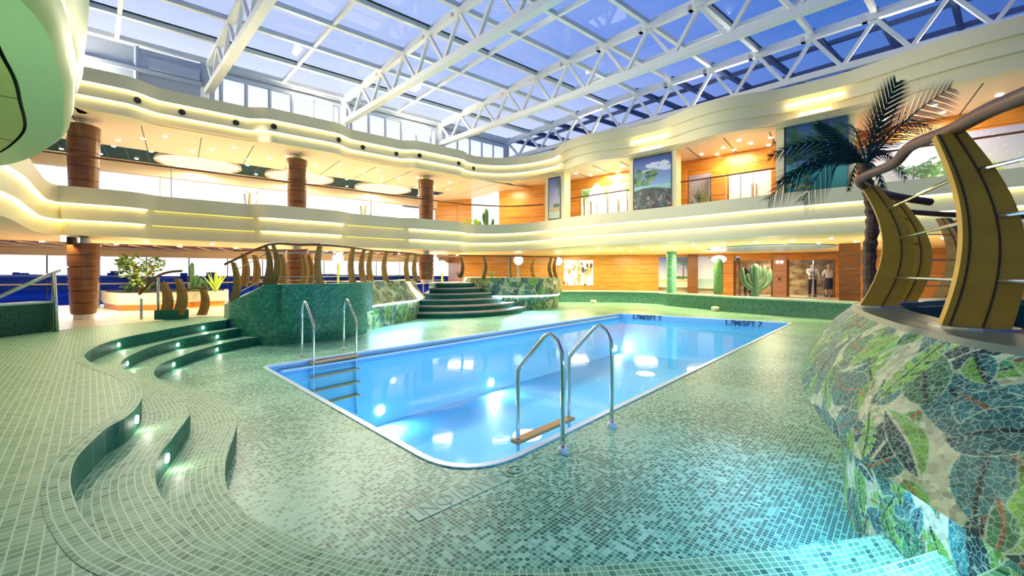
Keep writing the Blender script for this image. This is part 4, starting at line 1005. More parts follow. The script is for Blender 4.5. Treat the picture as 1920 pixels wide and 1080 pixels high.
p = PD3(1593, 15.2, 0)
big = thing('wooden_pillar', 'broad square wooden pillar beside the palm trunk at the right', 'pillar', (p.x, p.y, ZF), 'wooden pillars')
for i in range(5):
    part(big, 'block', MB().box((p.x, p.y, ZF+.24+.47*i), (.62, .5, .455), -.7), M['woodcol'])
# ---------- slim mosaic column on the curb, and planter box cactus
p = PD3(1259, 20.9, 0); o = MB().tube([(p.x, p.y, .6), (p.x, p.y, 2.80)], .24, 24).build('mosaic_column', M['tile_curb'], smooth=40); tag(o, 'slim sea green mosaic column standing on the curb behind the pool', 'column')
for px, d, lb in ((1113, 22.5, 'left of the green column'), (1341, 17.9, 'right of the green column')):
    p = PD3(px, d, 0); o = MB().lathe((p.x, p.y, 0), [(.13, 0), (.16, .06), (.17, .16), (.12, .20), (.05, .21)], 20).build('water_spout', M['stone'], smooth=40); tag(o, 'small round water jet cap at the foot of the curb, '+lb, 'spout')
    mbp = MB().disc((p.x, p.y-.6, .004), (0, 0, 1), .5, .004, 24)
# ============================================================ RIGHT-HAND WALLS: panels, doors, pictures
def seascape(U, V, kind, seed):
    """U,V in 0..1; returns colours of a printed seaside picture"""
    rg = np.random.RandomState(seed); col = np.zeros(U.shape+(3,))
    hz = {'lagoon': .44, 'palm': .18, 'palms': .38, 'beach': .28, 'blank': .30, 'window': .34}[kind]
    sky_t, sky_b, sea_t, sea_b = {'lagoon': ((.02, .05, .30), (.25, .38, .62), (.30, .62, .52), (.04, .06, .06)), 'palm': ((.10, .14, .45), (.50, .52, .58), (.50, .62, .45), (.55, .60, .42)),
        'palms': ((.02, .06, .28), (.15, .32, .62), (.10, .40, .36), (.03, .25, .24)), 'beach': ((.75, .82, .80), (.88, .90, .86), (.50, .75, .70), (.70, .78, .66)),
        'blank': ((.42, .45, .72), (.68, .72, .76), (.30, .50, .46), (.45, .62, .55)), 'window': ((.36, .38, .58), (.52, .60, .58), (.28, .42, .34), (.20, .32, .18))}[kind]
    t = np.clip((V-hz)/(1-hz), 0, 1)[..., None]; s = np.clip(V/hz, 0, 1)[..., None]
    col = np.where((V > hz)[..., None], np.array(sky_b)*(1-t)+np.array(sky_t)*t, np.array(sea_b)*(1-s)+np.array(sea_t)*s)
    def blob(cx, cy, rx, ry, c, rough=.3, n=1.0):
        a = np.arctan2(V-cy, U-cx); ph = rg.uniform(0, 6, 4)
        r = 1+rough*(.5*np.sin(5*a+ph[0])+.3*np.sin(11*a+ph[1])+.2*np.sin(23*a+ph[2])); m = ((U-cx)/rx)**2+((V-cy)/ry)**2 < r*r
        col[m] = np.array(c)*n
    def frond(cx, cy, ang, ln, c, w=.05):
        x = (U-cx)*math.cos(ang)+(V-cy)*math.sin(ang); y = -(U-cx)*math.sin(ang)+(V-cy)*math.cos(ang)+x*x*.9/ln
        m = (x > 0) & (x < ln) & (np.abs(y) < w*(1-x/ln)+.004) & (np.sin(x*160+np.abs(y)*90) > -.35); col[m] = c
    def palm(cx, y0, y1, w, c, n=9, ln=.2):
        m = (np.abs(U-cx-.02*np.sin(3*(V-y0))) < w) & (V > y0) & (V < y1); col[m] = (.16, .13, .07)
        for k in range(n): frond(cx, y1, -.5+k*4.1/n, ln*rg.uniform(.8, 1.2), np.array(c)*rg.uniform(.6, 1.5))
    if kind == 'lagoon':
        for k in range(9): blob(rg.uniform(.3, 1), rg.uniform(.62, .93), rg.uniform(.08, .2), rg.uniform(.02, .05), (.55, .60, .72))
        for k in range(26): blob(rg.uniform(0, .62), rg.uniform(.48, .74), rg.uniform(.05, .10), rg.uniform(.03, .06), [(.03, .10, .04), (.10, .24, .08), (.18, .32, .14)][k % 3])
        m = (V < .36+.04*np.sin(4*U)); col[m] = (.05, .06, .06)
        for k in range(60): blob(rg.uniform(0, 1), rg.uniform(.0, .32), rg.uniform(.02, .07), rg.uniform(.012, .04), [(.14, .12, .11), (.30, .26, .22), (.06, .16, .16), (.03, .03, .03)][k % 4])
    if kind == 'palm':
        palm(.85, .2, .78, .03, (.03, .10, .07), 10, .55); blob(.7, .32, .3, .05, (.05, .13, .04)); blob(.5, .22, .7, .05, (.55, .40, .20))
    if kind == 'palms':
        for k in range(5): palm(rg.uniform(.05, .9), .38, rg.uniform(.6, .9), .012, (.02, .09, .04), 9, .24)
        for k in range(14): blob(rg.uniform(0, 1), rg.uniform(.4, .8), .09, .05, (.03, .10, .05))
        for k in range(12): blob(rg.uniform(0, .45), rg.uniform(.03, .22), .06, .03, [(.02, .05, .03), (.32, .42, .14)][k % 2])
    if kind == 'beach':
        for k in range(5): palm([.05, .2, .55, .78, .95][k], .0, .86, .016, (.16, .34, .10), 9, .22)
    if kind == 'window':
        for k in range(7): blob(rg.uniform(.1, .9), rg.uniform(.30, .6), .06, .08, [(.10, .22, .08), (.38, .48, .14)][k % 2], .6)
        palm(.35, .1, .55, .02, (.08, .18, .07), 11, .2)
        for k in range(160): blob(rg.uniform(0, 1), rg.uniform(.35, 1), .004, .006, (.75, .8, .85), 0)
    if kind == 'blank':
        palm(.92, .5, .80, .0, (.25, .40, .12), 8, .10)
    return col
M['print'] = attr_mat('printed_picture', .35); M['printlit'] = attr_mat('backlit_picture', .35, emit=.22)
def picture(a, b, z0, z1, kind, seed, name, m, parent=None, res=.02):
    a = Vector((a[0], a[1])); b = Vector((b[0], b[1])); L = (b-a).length; n = int(L/res)+2; r = int((z1-z0)/res)+2
    u = np.linspace(0, 1, n)[None].repeat(r, 0); v = np.linspace(0, 1, r)[:, None].repeat(n, 1)
    G = np.stack([a.x+(b.x-a.x)*u, a.y+(b.y-a.y)*u, z0+(z1-z0)*v], -1)
    return paint_grid(G, seascape(u, v*1.0, kind, seed), np.stack([u, v], -1), name, m, parent)
def face_in(p, q, d):        # shift a wall segment by d towards the camera side
    p = Vector((p[0], p[1])); q = Vector((q[0], q[1])); t = (q-p).normalized(); n_ = Vector((-t.y, t.x))
    if n_.dot(-(p+q)/2) < 0: n_ = -n_
    return p+n_*d, q+n_*d
# upper-deck pilasters with framed pictures
for i, (x0, x1, f0, f1, kind, lab) in enumerate(((1022, 1058, 1028, 1050, 'palm', 'narrow framed picture of a palm beach on the leftmost cream pilaster'), (1180, 1268, 1187, 1258, 'lagoon', 'framed island lagoon picture on the middle cream pilaster'), (1455, 1603, 1470, 1589, 'palms', 'large framed picture of dark palms on the cream pilaster behind the palm fronds'))):
    ua, ub = u_at(x0), u_at(x1); a = RF(ua, 0); b = RF(ub, 0)
    o = MB().wallbox(a.xy, b.xy, 3.3, 6.0, .45).build('wall_right', M['cream'], kind='structure'); o['label'] = 'cream pilaster of the middle deck'
    a, b = RF(u_at(f0, -.03), -.03), RF(u_at(f1, -.03), -.03); zb, zt = 3.98, (5.80, 5.90, 5.98)[i]
    fr = thing('framed_picture', lab, 'picture', a)
    part(fr, 'frame', MB().wallbox(a.xy, b.xy, zb, zt, .03), M['black'])
    plocal(picture(face_in(a, b, .012)[0]+(b-a).xy.normalized()*.05, face_in(a, b, .012)[1]-(b-a).xy.normalized()*.0, zb+.04, zt-.06, kind, 5+i, 'print', M['print'], fr))
# LED insets above the pictures
for k, (x0, x1, y0, y1) in enumerate(((1183, 1253, 268, 251), (1199, 1240, 283, 272), (1474, 1583, 198, 174), (1497, 1558, 215, 202))):
    a, b = RF(u_at(x0, -.47), -.47), RF(u_at(x1, -.47), -.47); za = H+(HY-y0)/F*a.y; zb = H+(HY-y1)/F*b.y; zz = (za+zb)/2
    o = MB().wallbox(a.xy, b.xy, zz-.035, zz+.035, .05).build('led_strip', M['led']); tag(o, ['long', 'short', 'long', 'short'][k]+' lit recess in the fascia above the '+('island lagoon picture' if k < 2 else 'dark palms picture'), 'light strip')
# bays of the middle deck
ba, bb = Vector((1.75, 19.6)), RF(-9, 2.4).xy
def wall_pt(px):
    r = (px-CX)/F; d = bb-ba; k = (r*ba.y-ba.x)/(d.x-r*d.y); return ba+d*k
def onwall(x0, x1, d=.0): return face_in(wall_pt(x0), wall_pt(x1), d)
a, b = onwall(1090, 1180, .02); o = picture(a, b, 3.3, 5.45, 'beach', 3, 'backlit_mural', M['printlit']); tag(o, 'backlit white and green beach mural with palms in the bay left of the lagoon picture', 'mural')
a, b = onwall(1292, 1342, .02); o = picture(a, b, 3.3, 5.35, 'window', 9, 'printed_screen', M['print']); tag(o, 'grey violet patterned glass panel between wooden posts in the middle bay', 'panel')
w3 = MB(); a, b = onwall(1268, 1292, .35); w3.wallbox(a, b, 3.02, 5.5, .1); tag(w3.build('wooden_post_panel', M['wood']), 'orange wooden post panel left of the violet glass panel', 'panel')
w3 = MB(); a, b = onwall(1340, 1366, .5); w3.wallbox(a, b, 3.02, 5.4, .4); tag(w3.build('wooden_post_panel', M['wood']), 'orange wooden post panel right of the violet glass panel', 'panel')
dr_ = thing('double_door', 'bright cream double door with two long dark handles in the middle bay', 'door', (wall_pt(1410).x, wall_pt(1410).y, 3.02))
for x0, x1 in ((1368, 1413), (1414, 1452)):
    a, b = onwall(x0, x1, .06); part(dr_, 'door_leaf', MB().wallbox(a, b, 3.02, 5.15, .04, -1), M['white'])
for x in (1411, 1419):
    a, b = onwall(x, x+1.5, .14); part(dr_, 'handle', MB().beam((a.x, a.y, 3.3), (a.x, a.y, 4.75), .03, .03), M['steel2'])
w3 = MB(); a, b = onwall(1450, 1462, .5); w3.wallbox(a, b, 3.02, 5.9, .3); tag(w3.build('wooden_post_panel', M['wood']), 'narrow dark wooden post at the right end of the middle bay', 'panel')
a, b = onwall(1612, 1985, .03); o = picture(a, b, 3.3, 5.45, 'window', 14, 'glass_mural', M['printlit']); tag(o, 'wide blue green glass mural of plants in the bay behind the near ribs', 'mural')
for px, d, z in ((1712, 11.5, 5.0),):
    gl_ = thing('dome_lamp', 'white glowing dome lamp in front of the wide glass mural', 'lamp', PD3(px, d, z))
    part(gl_, 'shade', MB().sphere(PD3(px, d, 5.05), .42, 20, .8), M['globe'], True); part(gl_, 'stand', MB().tube([PD3(px, d, 3.1), PD3(px, d, 4.72)], .02, 8), M['steel2'])
for k, px in enumerate((1113, 1152)):
    gl_ = thing('dome_lamp', 'white glowing cone lamp in front of the beach mural, '+('left', 'right')[k]+' one', 'lamp', PD3(px, 17.1-k*.6, 4.5))
    q = PD3(px+6, 17.1-k*.6, 0); part(gl_, 'shade', MB().lathe((q.x, q.y, 4.72), [(.34, 0), (.32, .25), (.22, .5), (.08, .68), (.02, .72)], 20), M['globe'], True)
    part(gl_, 'stand', MB().tube([(q.x, q.y, 3.1), (q.x, q.y, 4.74)], .02, 8), M['steel2'])
# thin balcony rails
def brail(name, pts, label, posts):
    r = thing(name, label, 'railing', pts[0]); part(r, 'handrail', MB().tube(pts, .028, 8), M['woodrail'])
    for p in posts: part(r, 'post', MB().tube([(p[0], p[1], 3.6), (p[0], p[1], p[2])], .014, 6), M['steel2'])
Lr = [LF(s, 15.35, 4.72) for s in np.arange(-5, 10.1, 1.0)]
cor = [a_ for a_ in [LF(9.6, 15.35), LF(11.9, 15.35), RF(10.2, .3)]]
cr = [cor[0]*(1-t)**2+cor[1]*2*t*(1-t)+cor[2]*t*t for t in (.15, .3, .45, .6, .75, .9)]
brail('balcony_rail', Lr+[Vector((p.x, p.y, 4.74)) for p in cr], 'thin handrail along the middle deck balcony, left side and corner', [LF(s, 15.35, 4.72) for s in (-4, -.2, 5.6, 9.4)])
for u0, u1, lab in ((9.3, 6.6, 'thin handrail across the bay with the beach mural'), (4.7, 1.9, 'thin wavy handrail across the bay with the double door'), (-.1, -5.5, 'thin handrail across the bay with the wide glass mural')):
    brail('balcony_rail', [RF(u, .25, 4.84) for u in np.linspace(u0, u1, 6)], lab, [RF(u, .25, 4.84) for u in np.linspace(u0, u1, 4)[1:3]])
wv = MB()
for k in range(2):
    wv.tube([RF(u, .22, 4.15+.18*k+.12*math.sin(u*4)) for u in np.linspace(4.6, 2.0, 30)], .016, 6)
M['brass'] = mat('brass', (.75, .55, .25), .25, .9)

# ---------- pool level, right wall between the two wooden stretches
def plwall(px, seg):
    a, b = pl1[seg], pl1[seg+1]; r = (px-CX)/F; d = b-a; k = (r*a.y-a.x)/(d.x-r*d.y); return a+d*k
def pw(x0, x1, seg, d=0.0): return face_in(plwall(x0, seg), plwall(x1, seg), d)
S3, S4 = 3, 4
mb = MB(); a, b = pl1[3], pl1[4]; mb.wallbox(a, b, 2.62, 2.80, .2); a, b = pl1[4], pl1[5]; mb.wallbox(a, b, 2.38, 2.80, .2); a, b = pl1[5], pl1[6]; mb.wallbox(a, b, ZF, 2.8, .2)
mb.build('wall_right', M['wood'], kind='structure')
mb = MB(); mb.wallbox(pl1[3]+Vector((.2, .4)), pl1[4]+Vector((0, .4)), ZF, 2.7, .2); mb.build('wall_right', M['cream'], kind='structure')
a, b = plwall(1234, S3), plwall(1289, S3); o = picture(a, b, .85, 2.62, 'palm', 31, 'wall_picture', M['printlit']); tag(o, 'pale violet and white picture with a green palm behind the slim mosaic column', 'picture')
a, b = pw(1289, 1308, S3, .25); tag(MB().wallbox(a, b, ZF, 2.76, .3).build('wooden_pier', M['woodcol']), 'flat wooden pier between the two pale sea pictures', 'pillar')
a, b = plwall(1308, S3), plwall(1345, S3); o = picture(a, b, .80, 2.62, 'blank', 33, 'wall_picture', M['printlit']); tag(o, 'pale blue sky and water picture between the wooden pier and the column cactus', 'picture')
a, b = pw(1345, 1375, S3, .05); tag(MB().wallbox(a, b, ZF, 2.76, .2).build('wood_panel', M['wood']), 'orange wood panel right of the column cactus', 'panel')
M['amberglass'] = noise_mat('amber_display', (.16, .09, .025), (.50, .34, .12), (3.5, 3.5, 5), .3, 5, .3, .75)
M['warmwall'] = noise_mat('warm_shop_back', (.20, .12, .04), (.62, .46, .20), (2.2, 2.2, 4.0), .5, 4, .35, .7)
# shop interior behind the glass doors
mb = MB(); q0, q1 = pl1[4]+Vector((.3, 2.2)), pl1[5]+Vector((.8, 2.0)); mb.wallbox(q0, q1, ZF, 2.6, .2); o = mb.build('wall_back', M['warmwall'], kind='structure')
a, b = pw(1377, 1448, S4, -.05)
w1 = thing('display_window', 'framed display window behind the many-armed cactus', 'window', (a.x, a.y, ZF))
fr = MB()
for x in (1378, 1387, 1448): p = plwall(x, S4); fr.beam((p.x, p.y, ZF), (p.x, p.y, 2.38), .10 if x != 1387 else .05, .08)
part(w1, 'frame', fr, M['woodcol']); part(w1, 'pane', MB().add([(a.x, a.y, ZF), (b.x, b.y, ZF), (b.x, b.y, 2.38), (a.x, a.y, 2.38)], [(0, 1, 2, 3)]), M['glass'])
a, b = pw(1448, 1474, S4, .12); pier = thing('wooden_pier', 'pinkish wooden pier with two small round lamps between the display window and glass doors', 'pillar', (a.x, a.y, ZF))
part(pier, 'shaft', MB().wallbox(a, b, ZF, 2.66, .3), wood_mat('pinkish_wood', (.56, .30, .20), (.42, .20, .12), .3, .35))
for x in (1456.5, 1464.5): p = pw(x, x+1, S4, .14)[0]; q = (Vector((0, 0))-p).normalized(); part(pier, 'lamp', MB().disc((p.x, p.y, 2.27), (q.x, q.y, 0), .075, .05, 16), M['globe'])
p = pw(1460, 1462, S4, .14)[0]; q = (Vector((0, 0))-p).normalized(); part(pier, 'call_button', MB().box((p.x+q.x*.03, p.y+q.y*.03, 1.36), (.09, .03, .14), -.6), M['black'])
gd = thing('glass_doors', 'wide glass doors with a man standing inside, right of the pinkish pier', 'door', (plwall(1500, S4).x, plwall(1500, S4).y, ZF))
for x0, x1 in ((1480, 1524), (1526, 1563)):
    a, b = plwall(x0, S4), plwall(x1, S4); part(gd, 'pane', MB().add([(a.x, a.y, ZF), (b.x, b.y, ZF), (b.x, b.y, 2.38), (a.x, a.y, 2.38)], [(0, 1, 2, 3)]), M['glass'])
for x in (1477, 1525, 1565):
    p = plwall(x, S4); part(gd, 'jamb', MB().beam((p.x, p.y, ZF), (p.x, p.y, 2.38), .12 if x != 1525 else .03, .08), M['woodcol'] if x != 1525 else M['steel2'])
a, b = pw(1565, 1582, S4, .1); tag(MB().wallbox(a, b, ZF, 2.76, .3).build('wood_panel', M['wood']), 'bright orange wood panel right of the glass doors', 'panel')
# sky-blue oval ceiling tray
p = PD3(1440, 17.5, 2.74); tag(MB().lathe((p.x, p.y, 2.71), [(2.3, 0), (2.35, .03), (2.3, .04)], 40).build('ceiling_tray', mat('sky_blue_panel', (.25, .42, .66), .3)), 'flat sky blue oval tray on the soffit above the glass doors', 'ceiling tray')
# photo collage at the wooden wall
rg = np.random.RandomState(4)
ca = face_in(pl1[2]+(pl1[3]-pl1[2])*.02, pl1[2]+(pl1[3]-pl1[2])*.30, .03)
def pw2(px, d): return face_in(plwall(px, 2), plwall(px+1, 2), d)[0]
def collage(x0, x1, z0, z1, seed, lab):
    a, b = pw2(x0, .04), pw2(x1, .04); n = 60; r = 60; u = np.linspace(0, 1, n)[None].repeat(r, 0); v = np.linspace(0, 1, r)[:, None].repeat(n, 1)
    rg = np.random.RandomState(seed); col = np.ones((r, n, 3))*.8
    for k in range(46):
        cx, cy, rr_ = rg.uniform(0, 1), rg.uniform(0, 1), rg.uniform(.04, .12); c = [(.85, .82, .75), (.50, .20, .05), (.05, .04, .04), (.75, .45, .20), (.9, .9, .88)][rg.randint(0, 5)]
        m = ((u-cx)**2+((v-cy)*.9)**2) < rr_**2; col[m] = c
    G = np.stack([a.x+(b.x-a.x)*u, a.y+(b.y-a.y)*u, z0+(z1-z0)*v], -1); o = paint_grid(G, col, np.stack([u, v], -1), 'photo_panel', M['printlit']); tag(o, lab, 'picture')
collage(1057, 1083, .95, 2.45, 1, 'brown and cream round-shape photo panel, left of the pair on the wooden wall'); collage(1085, 1112, .95, 2.45, 2, 'black and white round-shape photo panel, right of the pair on the wooden wall')

# ---------- plants
def leafball(c, rx, rz, n, size, m, seed, parent, name='foliage'):
    rg = random.Random(seed); mb = MB()
    for i in range(n):
        th, ph = rg.uniform(0, 2*PI), math.acos(rg.uniform(-1, 1)); r = rg.uniform(.55, 1)**.5
        p = Vector((c[0]+rx*r*math.sin(ph)*math.cos(th), c[1]+rx*r*math.sin(ph)*math.sin(th), c[2]+rz*r*math.cos(ph)))
        d = Vector((rg.uniform(-1, 1), rg.uniform(-1, 1), rg.uniform(-.6, .8))).normalized(); s = d.cross(Vector((0, 0, 1))).normalized()*size*.42; L = d*size*rg.uniform(.7, 1.3)
        up_ = Vector((0, 0, size*.12)); mb.add([p, p+L*.5+s+up_, p+L, p+L*.5-s+up_], [(0, 1, 2, 3)])
    o = part(parent, name, mb, m, True); return o
# bonsai-like tree in the window planter
bt = thing('potted_tree', 'large leafy tree with two rounded crowns in the stone planter by the windows', 'tree', PD3(262, 14.2, 1.0))
part(bt, 'trunk', MB().tube(spline([PD3(262, 14.2, .9), PD3(260, 14.2, 1.25), PD3(256, 14.2, 1.7), PD3(250, 14.2, 2.0)], 3), [.07]*10, 8), M['bark'])
part(bt, 'branch', MB().tube(spline([PD3(260, 14.2, 1.25), PD3(275, 14.2, 1.55), PD3(292, 14.2, 1.95)], 3), [.045]*7, 8), M['bark'])
for k, (px, z, rx, rz) in enumerate(((250, 2.0, .42, .32), (240, 1.7, .30, .25), (266, 1.55, .36, .25), (291, 1.95, .28, .25), (262, 1.2, .45, .2), (232, 2.05, .2, .15))): leafball(PD3(px, 14.2, z), rx, rz, 130, .14, M['leaf'], k, bt, 'crown')
pl = thing('stone_planter', 'long pale stone planter on an orange base by the windows', 'planter', PD3(310, 14.0, ZF))
for nm, h0, h1, mm, g_ in (('plinth', ZF, .62, M['orange'], 0), ('box', .62, 1.0, M['stone'], .15)):
    a0, b0 = PD3(190, 14.6, 0), PD3(250, 12.9, 0); c0, d0 = PD3(422, 15.4, 0), PD3(400, 18.5, 0)
    poly = [PD3(192, 15.8, 0), PD3(196, 14.4, 0), PD3(222, 13.4, 0), PD3(300, 13.6, 0), PD3(360, 14.9, 0), PD3(425, 15.6, 0), PD3(425, 17.2, 0), PD3(300, 17.0, 0)]
    cc = sum(poly, Vector())/len(poly); poly = [(cc.x+(p.x-cc.x)*(1-(.03 if g_ == 0 else -.03)), cc.y+(p.y-cc.y)*(.97 if g_ == 0 else 1.03)) for p in poly]
    part(pl, nm, MB().prism(poly, h0, h1), mm)
part(pl, 'soil', MB().prism([(cc.x+(x-cc.x)*.93, cc.y+(y-cc.y)*.93) for x, y in poly], 1.0, 1.01), M['soil'])
def colcactus(base, h, r, label, arms=(), ribs=10, m=None, cat='cactus'):
    root = thing('column_cactus', label, cat, base)
    def stalk(pts, r, name):
        pts = spline(pts, 4); n = len(pts); mb = MB(); rs = [r*(1 if i < n-3 else (.9, .65, .25)[i-n+3]) for i in range(n)]; mb.tube(pts, rs, ribs*2)
        for i in range(len(mb.v)):
            if i % 2: p = Vector(mb.v[i]); c_ = pts[i//(ribs*2)]; mb.v[i] = tuple(c_+(p-c_)*.84)
        part(root, name, mb, m or M['cactus'], True)
    b = Vector(base); stalk([b, b+Vector((0, 0, h*.4)), b+Vector((0, 0, h*.8)), b+Vector((0, 0, h))], r, 'stem')
    for dx, z0, z1, rr_ in arms:
        stalk([b+Vector((0, 0, z0*.6)), b+Vector((dx*.6, 0, z0)), b+Vector((dx, 0, z0+(z1-z0)*.35)), b+Vector((dx*1.06, 0, z1))], rr_, 'arm')
    return root
colcactus(PD3(360, 14.9, 1.0), 1.05, .07, 'tall thin column cactus in the window planter')
colcactus(PD3(369, 14.8, 1.0), .60, .09, 'short column cactus right of the tall thin one in the window planter', ((.14, .2, .5, .05),))
def rosette(base, n, ln, w_, m, label, seed=0, up=1.0, name='aloe_plant'):
    root = thing(name, label, 'plant', base); rg = random.Random(seed)
    for i in range(n):
        a = 2*PI*i/n+rg.uniform(-.2, .2); tl = rg.uniform(.3, 1.0); d = Vector((math.cos(a), math.sin(a), 0)); s = Vector((-math.sin(a), math.cos(a), 0))
        rows = []
        for k in range(6):
            t = k/5; c = Vector(base)+d*ln*t*tl*.7+Vector((0, 0, ln*up*(t-.25*t*t*tl))); q = w_*(1-t)**.7; rows.append([c-s*q, c-Vector((0, 0, q*.4)), c+s*q])
        part(root, 'leaf', MB().loft(rows), m, True)
    return root
rosette(PD3(404, 14.9, 1.0), 11, .85, .07, M['leafbright'], 'bright yellow green aloe at the right end of the window planter', 1)
rosette(PD3(387, 15.0, 1.0), 10, .55, .05, M['cactus'], 'dark spiky plant between the cactus and the bright aloe', 2)
rosette(PD3(240, 13.8, 1.0), 10, .30, .06, M['cactus'], 'low green plant under the leafy tree', 3)
rosette(PD3(275, 13.9, 1.0), 10, .35, .05, M['leaf'], 'low pale plant right of the tree trunk', 4)
# many-armed cactus in front of the display window
colcactus(PD3(1416, 17.6, .66), 1.42, .15, 'large grey green cactus with many upcurved arms behind the curb', ((-.52, .45, 1.25, .10), (-.3, .55, 1.0, .09), (.38, .5, 1.35, .10), (.62, .42, 1.2, .10), (.2, .8, 1.3, .08), (-.16, .75, 1.35, .08)), 8, mat('sage_cactus', (.07, .15, .08), .5))
colcactus(PD3(1347, 19.6, .66), 1.72, .20, 'single thick column cactus beside the orange wood panel')
# corner plants of the middle deck
colcactus(PD3(912, 19.7, 3.3), 1.5, .10, 'small branched cactus in front of the bright corner window', ((-.3, .35, .9, .07), (.3, .6, 1.0, .07), (-.14, .8, 1.3, .06)), 8)
bs = thing('leafy_bush', 'bright green bush left of the corner cactus on the middle deck', 'bush', PD3(884, 20.6, 3.3)); leafball(PD3(884, 20.6, 4.0), .45, .35, 160, .22, M['leafbright'], 9, bs)
for k, (px, d, z) in enumerate(((862, 18.4, 1.47), (922, 18.6, 1.5))):
    rosette(PD3(px, d, z), 9, .42, .05, (M['cactus'], M['leafbright'])[k], ('dark palm-like plant at the left end of the round planter', 'small bright plant on top of the round planter')[k], 20+k, .8)
for k, (px, z0, z1) in enumerate(((1302, 3.5, 4.5),)): rosette(PD3(1306, 14.8, 3.4), 12, .85, .06, M['leafbright'], 'bright spiky plant in front of the violet glass panel', 30, .9)

# ---------- globe lamps on stands
for k, (px, py, d, r) in enumerate(((634, 484, 19.5, .25), (812, 490, 21.0, .30), (829, 500, 21.8, .33), (972, 488, 20.8, .24), (1047, 490, 22.6, .22), (1722, 458, 8.2, .07))):
    c = D(px, py, d); g_ = thing('globe_lamp', 'white glowing globe lamp ' + ['behind the middle of the emerald platform', 'behind the stairs, left of two close together', 'behind the stairs, right and lower of two close together', 'behind the round planter', 'at the left edge of the photo panels', 'small elongated one between the near ribs'][k], 'lamp', c)
    part(g_, 'globe', MB().sphere(c, r, 18, 1.0 if k < 5 else 1.9), M['globe'], True)
    part(g_, 'stand', MB().tube([(c.x, c.y, 1.48 if k == 3 else ZF), (c.x, c.y, c.z-r*.9)], .05 if k < 4 else .02, 10), M['leafbright'] if k in (0, 2) else M['steel2'])
# wall lamp glow right of the pale sea picture
p = PD3(1356, 20.6, 2.2); p = D(1348, 486, 20.4); wl = thing('wall_lamp', 'very bright wall lamp above the column cactus', 'lamp', p); part(wl, 'shade', MB().sphere(p, .34, 18, .55), emit_mat('strong_lamp', (1, .93, .78), 6), True)
part(wl, 'bracket', MB().beam(p+Vector((0, 0, .1)), p+Vector((0, 1.2, .1)), .05, .05), M['steel2'])
p2 = D(1350, 452, 17.6); tag(MB().box((p2.x, p2.y, 2.735), (.9, .5, .04), .7).build('ceiling_light_panel', emit_mat('soffit_panel', (1, .95, .8), 5)), 'bright rectangular soffit light above the column cactus', 'lamp')

# ---------- palm
pr = thing('palm_tree', 'dark green palm with ragged trunk between the near ribs and the dark picture', 'palm', (4.05, 4.75, .6))
DP = 4.75; top = PD3(1622, DP, 0); cr_ = D(1624, 308, DP)
tk = spline([D(1632, 560, DP), D(1630, 480, DP), D(1636, 420, DP), D(1632, 370, DP), D(1622, 330, DP), cr_], 8)
mb = MB(); rs = [.055+.016*((i*7) % 3)/2 for i in range(len(tk))]; mb.tube(tk, rs, 10); part(pr, 'trunk', mb, M['bark'])
bk = MB(); rg = random.Random(5)
for i in range(90):
    p = tk[rg.randrange(len(tk)-3)]+Vector((0, 0, rg.uniform(-.03, .03))); a = rg.uniform(0, 2*PI); d = Vector((math.cos(a), math.sin(a), 0)); s = Vector((-d.y, d.x, 0))*.022
    b0 = p+d*.045; bk.add([b0-s, b0+s, b0+d*.035+Vector((0, 0, .05))], [(0, 1, 2)])
o = part(pr, 'bark_scales', bk, M['bark']); o['kind'] = 'stuff'
fr_ = [((1682, 152), .1, 1.0), ((1786, 162), .4, .9), ((1533, 232), .1, .8), ((1438, 295), -.1, .7), ((1436, 378), -.5, .9), ((1502, 382), -.9, .9), ((1455, 345), .3, .8), ((1768, 262), .9, .7), ((1700, 338), .6, .6), ((1668, 395), -.6, .5), ((1575, 250), 1.2, .7), ((1590, 360), .9, .6), ((1650, 200), .9, .8), ((1488, 300), .9, .7)]
for k, ((px, py), dy, wl_) in enumerate(fr_):
    tip = D(px, py, DP+dy); c0 = cr_.copy(); v = tip-c0; L = v.length
    lift = .18*L if py > 240 else .05*L
    n = 26; pts = []
    for i in range(n+1):
        t = i/n; pts.append(c0+v*t+Vector((0, 0, lift*math.sin(PI*t)*(1.15-.3*t))))
    mb = MB(); mb.tube(pts, [.013*(1-.8*i/n) for i in range(n+1)], 5)
    for i in range(2, n):
        t = i/n; tg = (pts[i+1]-pts[i-1]).normalized(); sd = tg.cross(Vector((0.25, 1, .15))).normalized(); wd = L*.34*math.sin(PI*(.12+.8*t))*wl_
        for sgn_ in (-1, 1):
            for jj in ((0,) if i % 2 else (0, .5)):
                q = pts[i].lerp(pts[i+1], jj); e = q+(sd*sgn_*.55+tg*1.1+Vector((0, 0, -.30))).normalized()*wd; w2_ = tg*.012
                mid = q.lerp(e, .5)+Vector((0, .0, .01)); mb.add([q-w2_, mid-w2_*.8, e, mid+w2_*.8, q+w2_], [(0, 1, 2, 3, 4)])
    part(pr, 'frond', mb, M['palmleaf'])

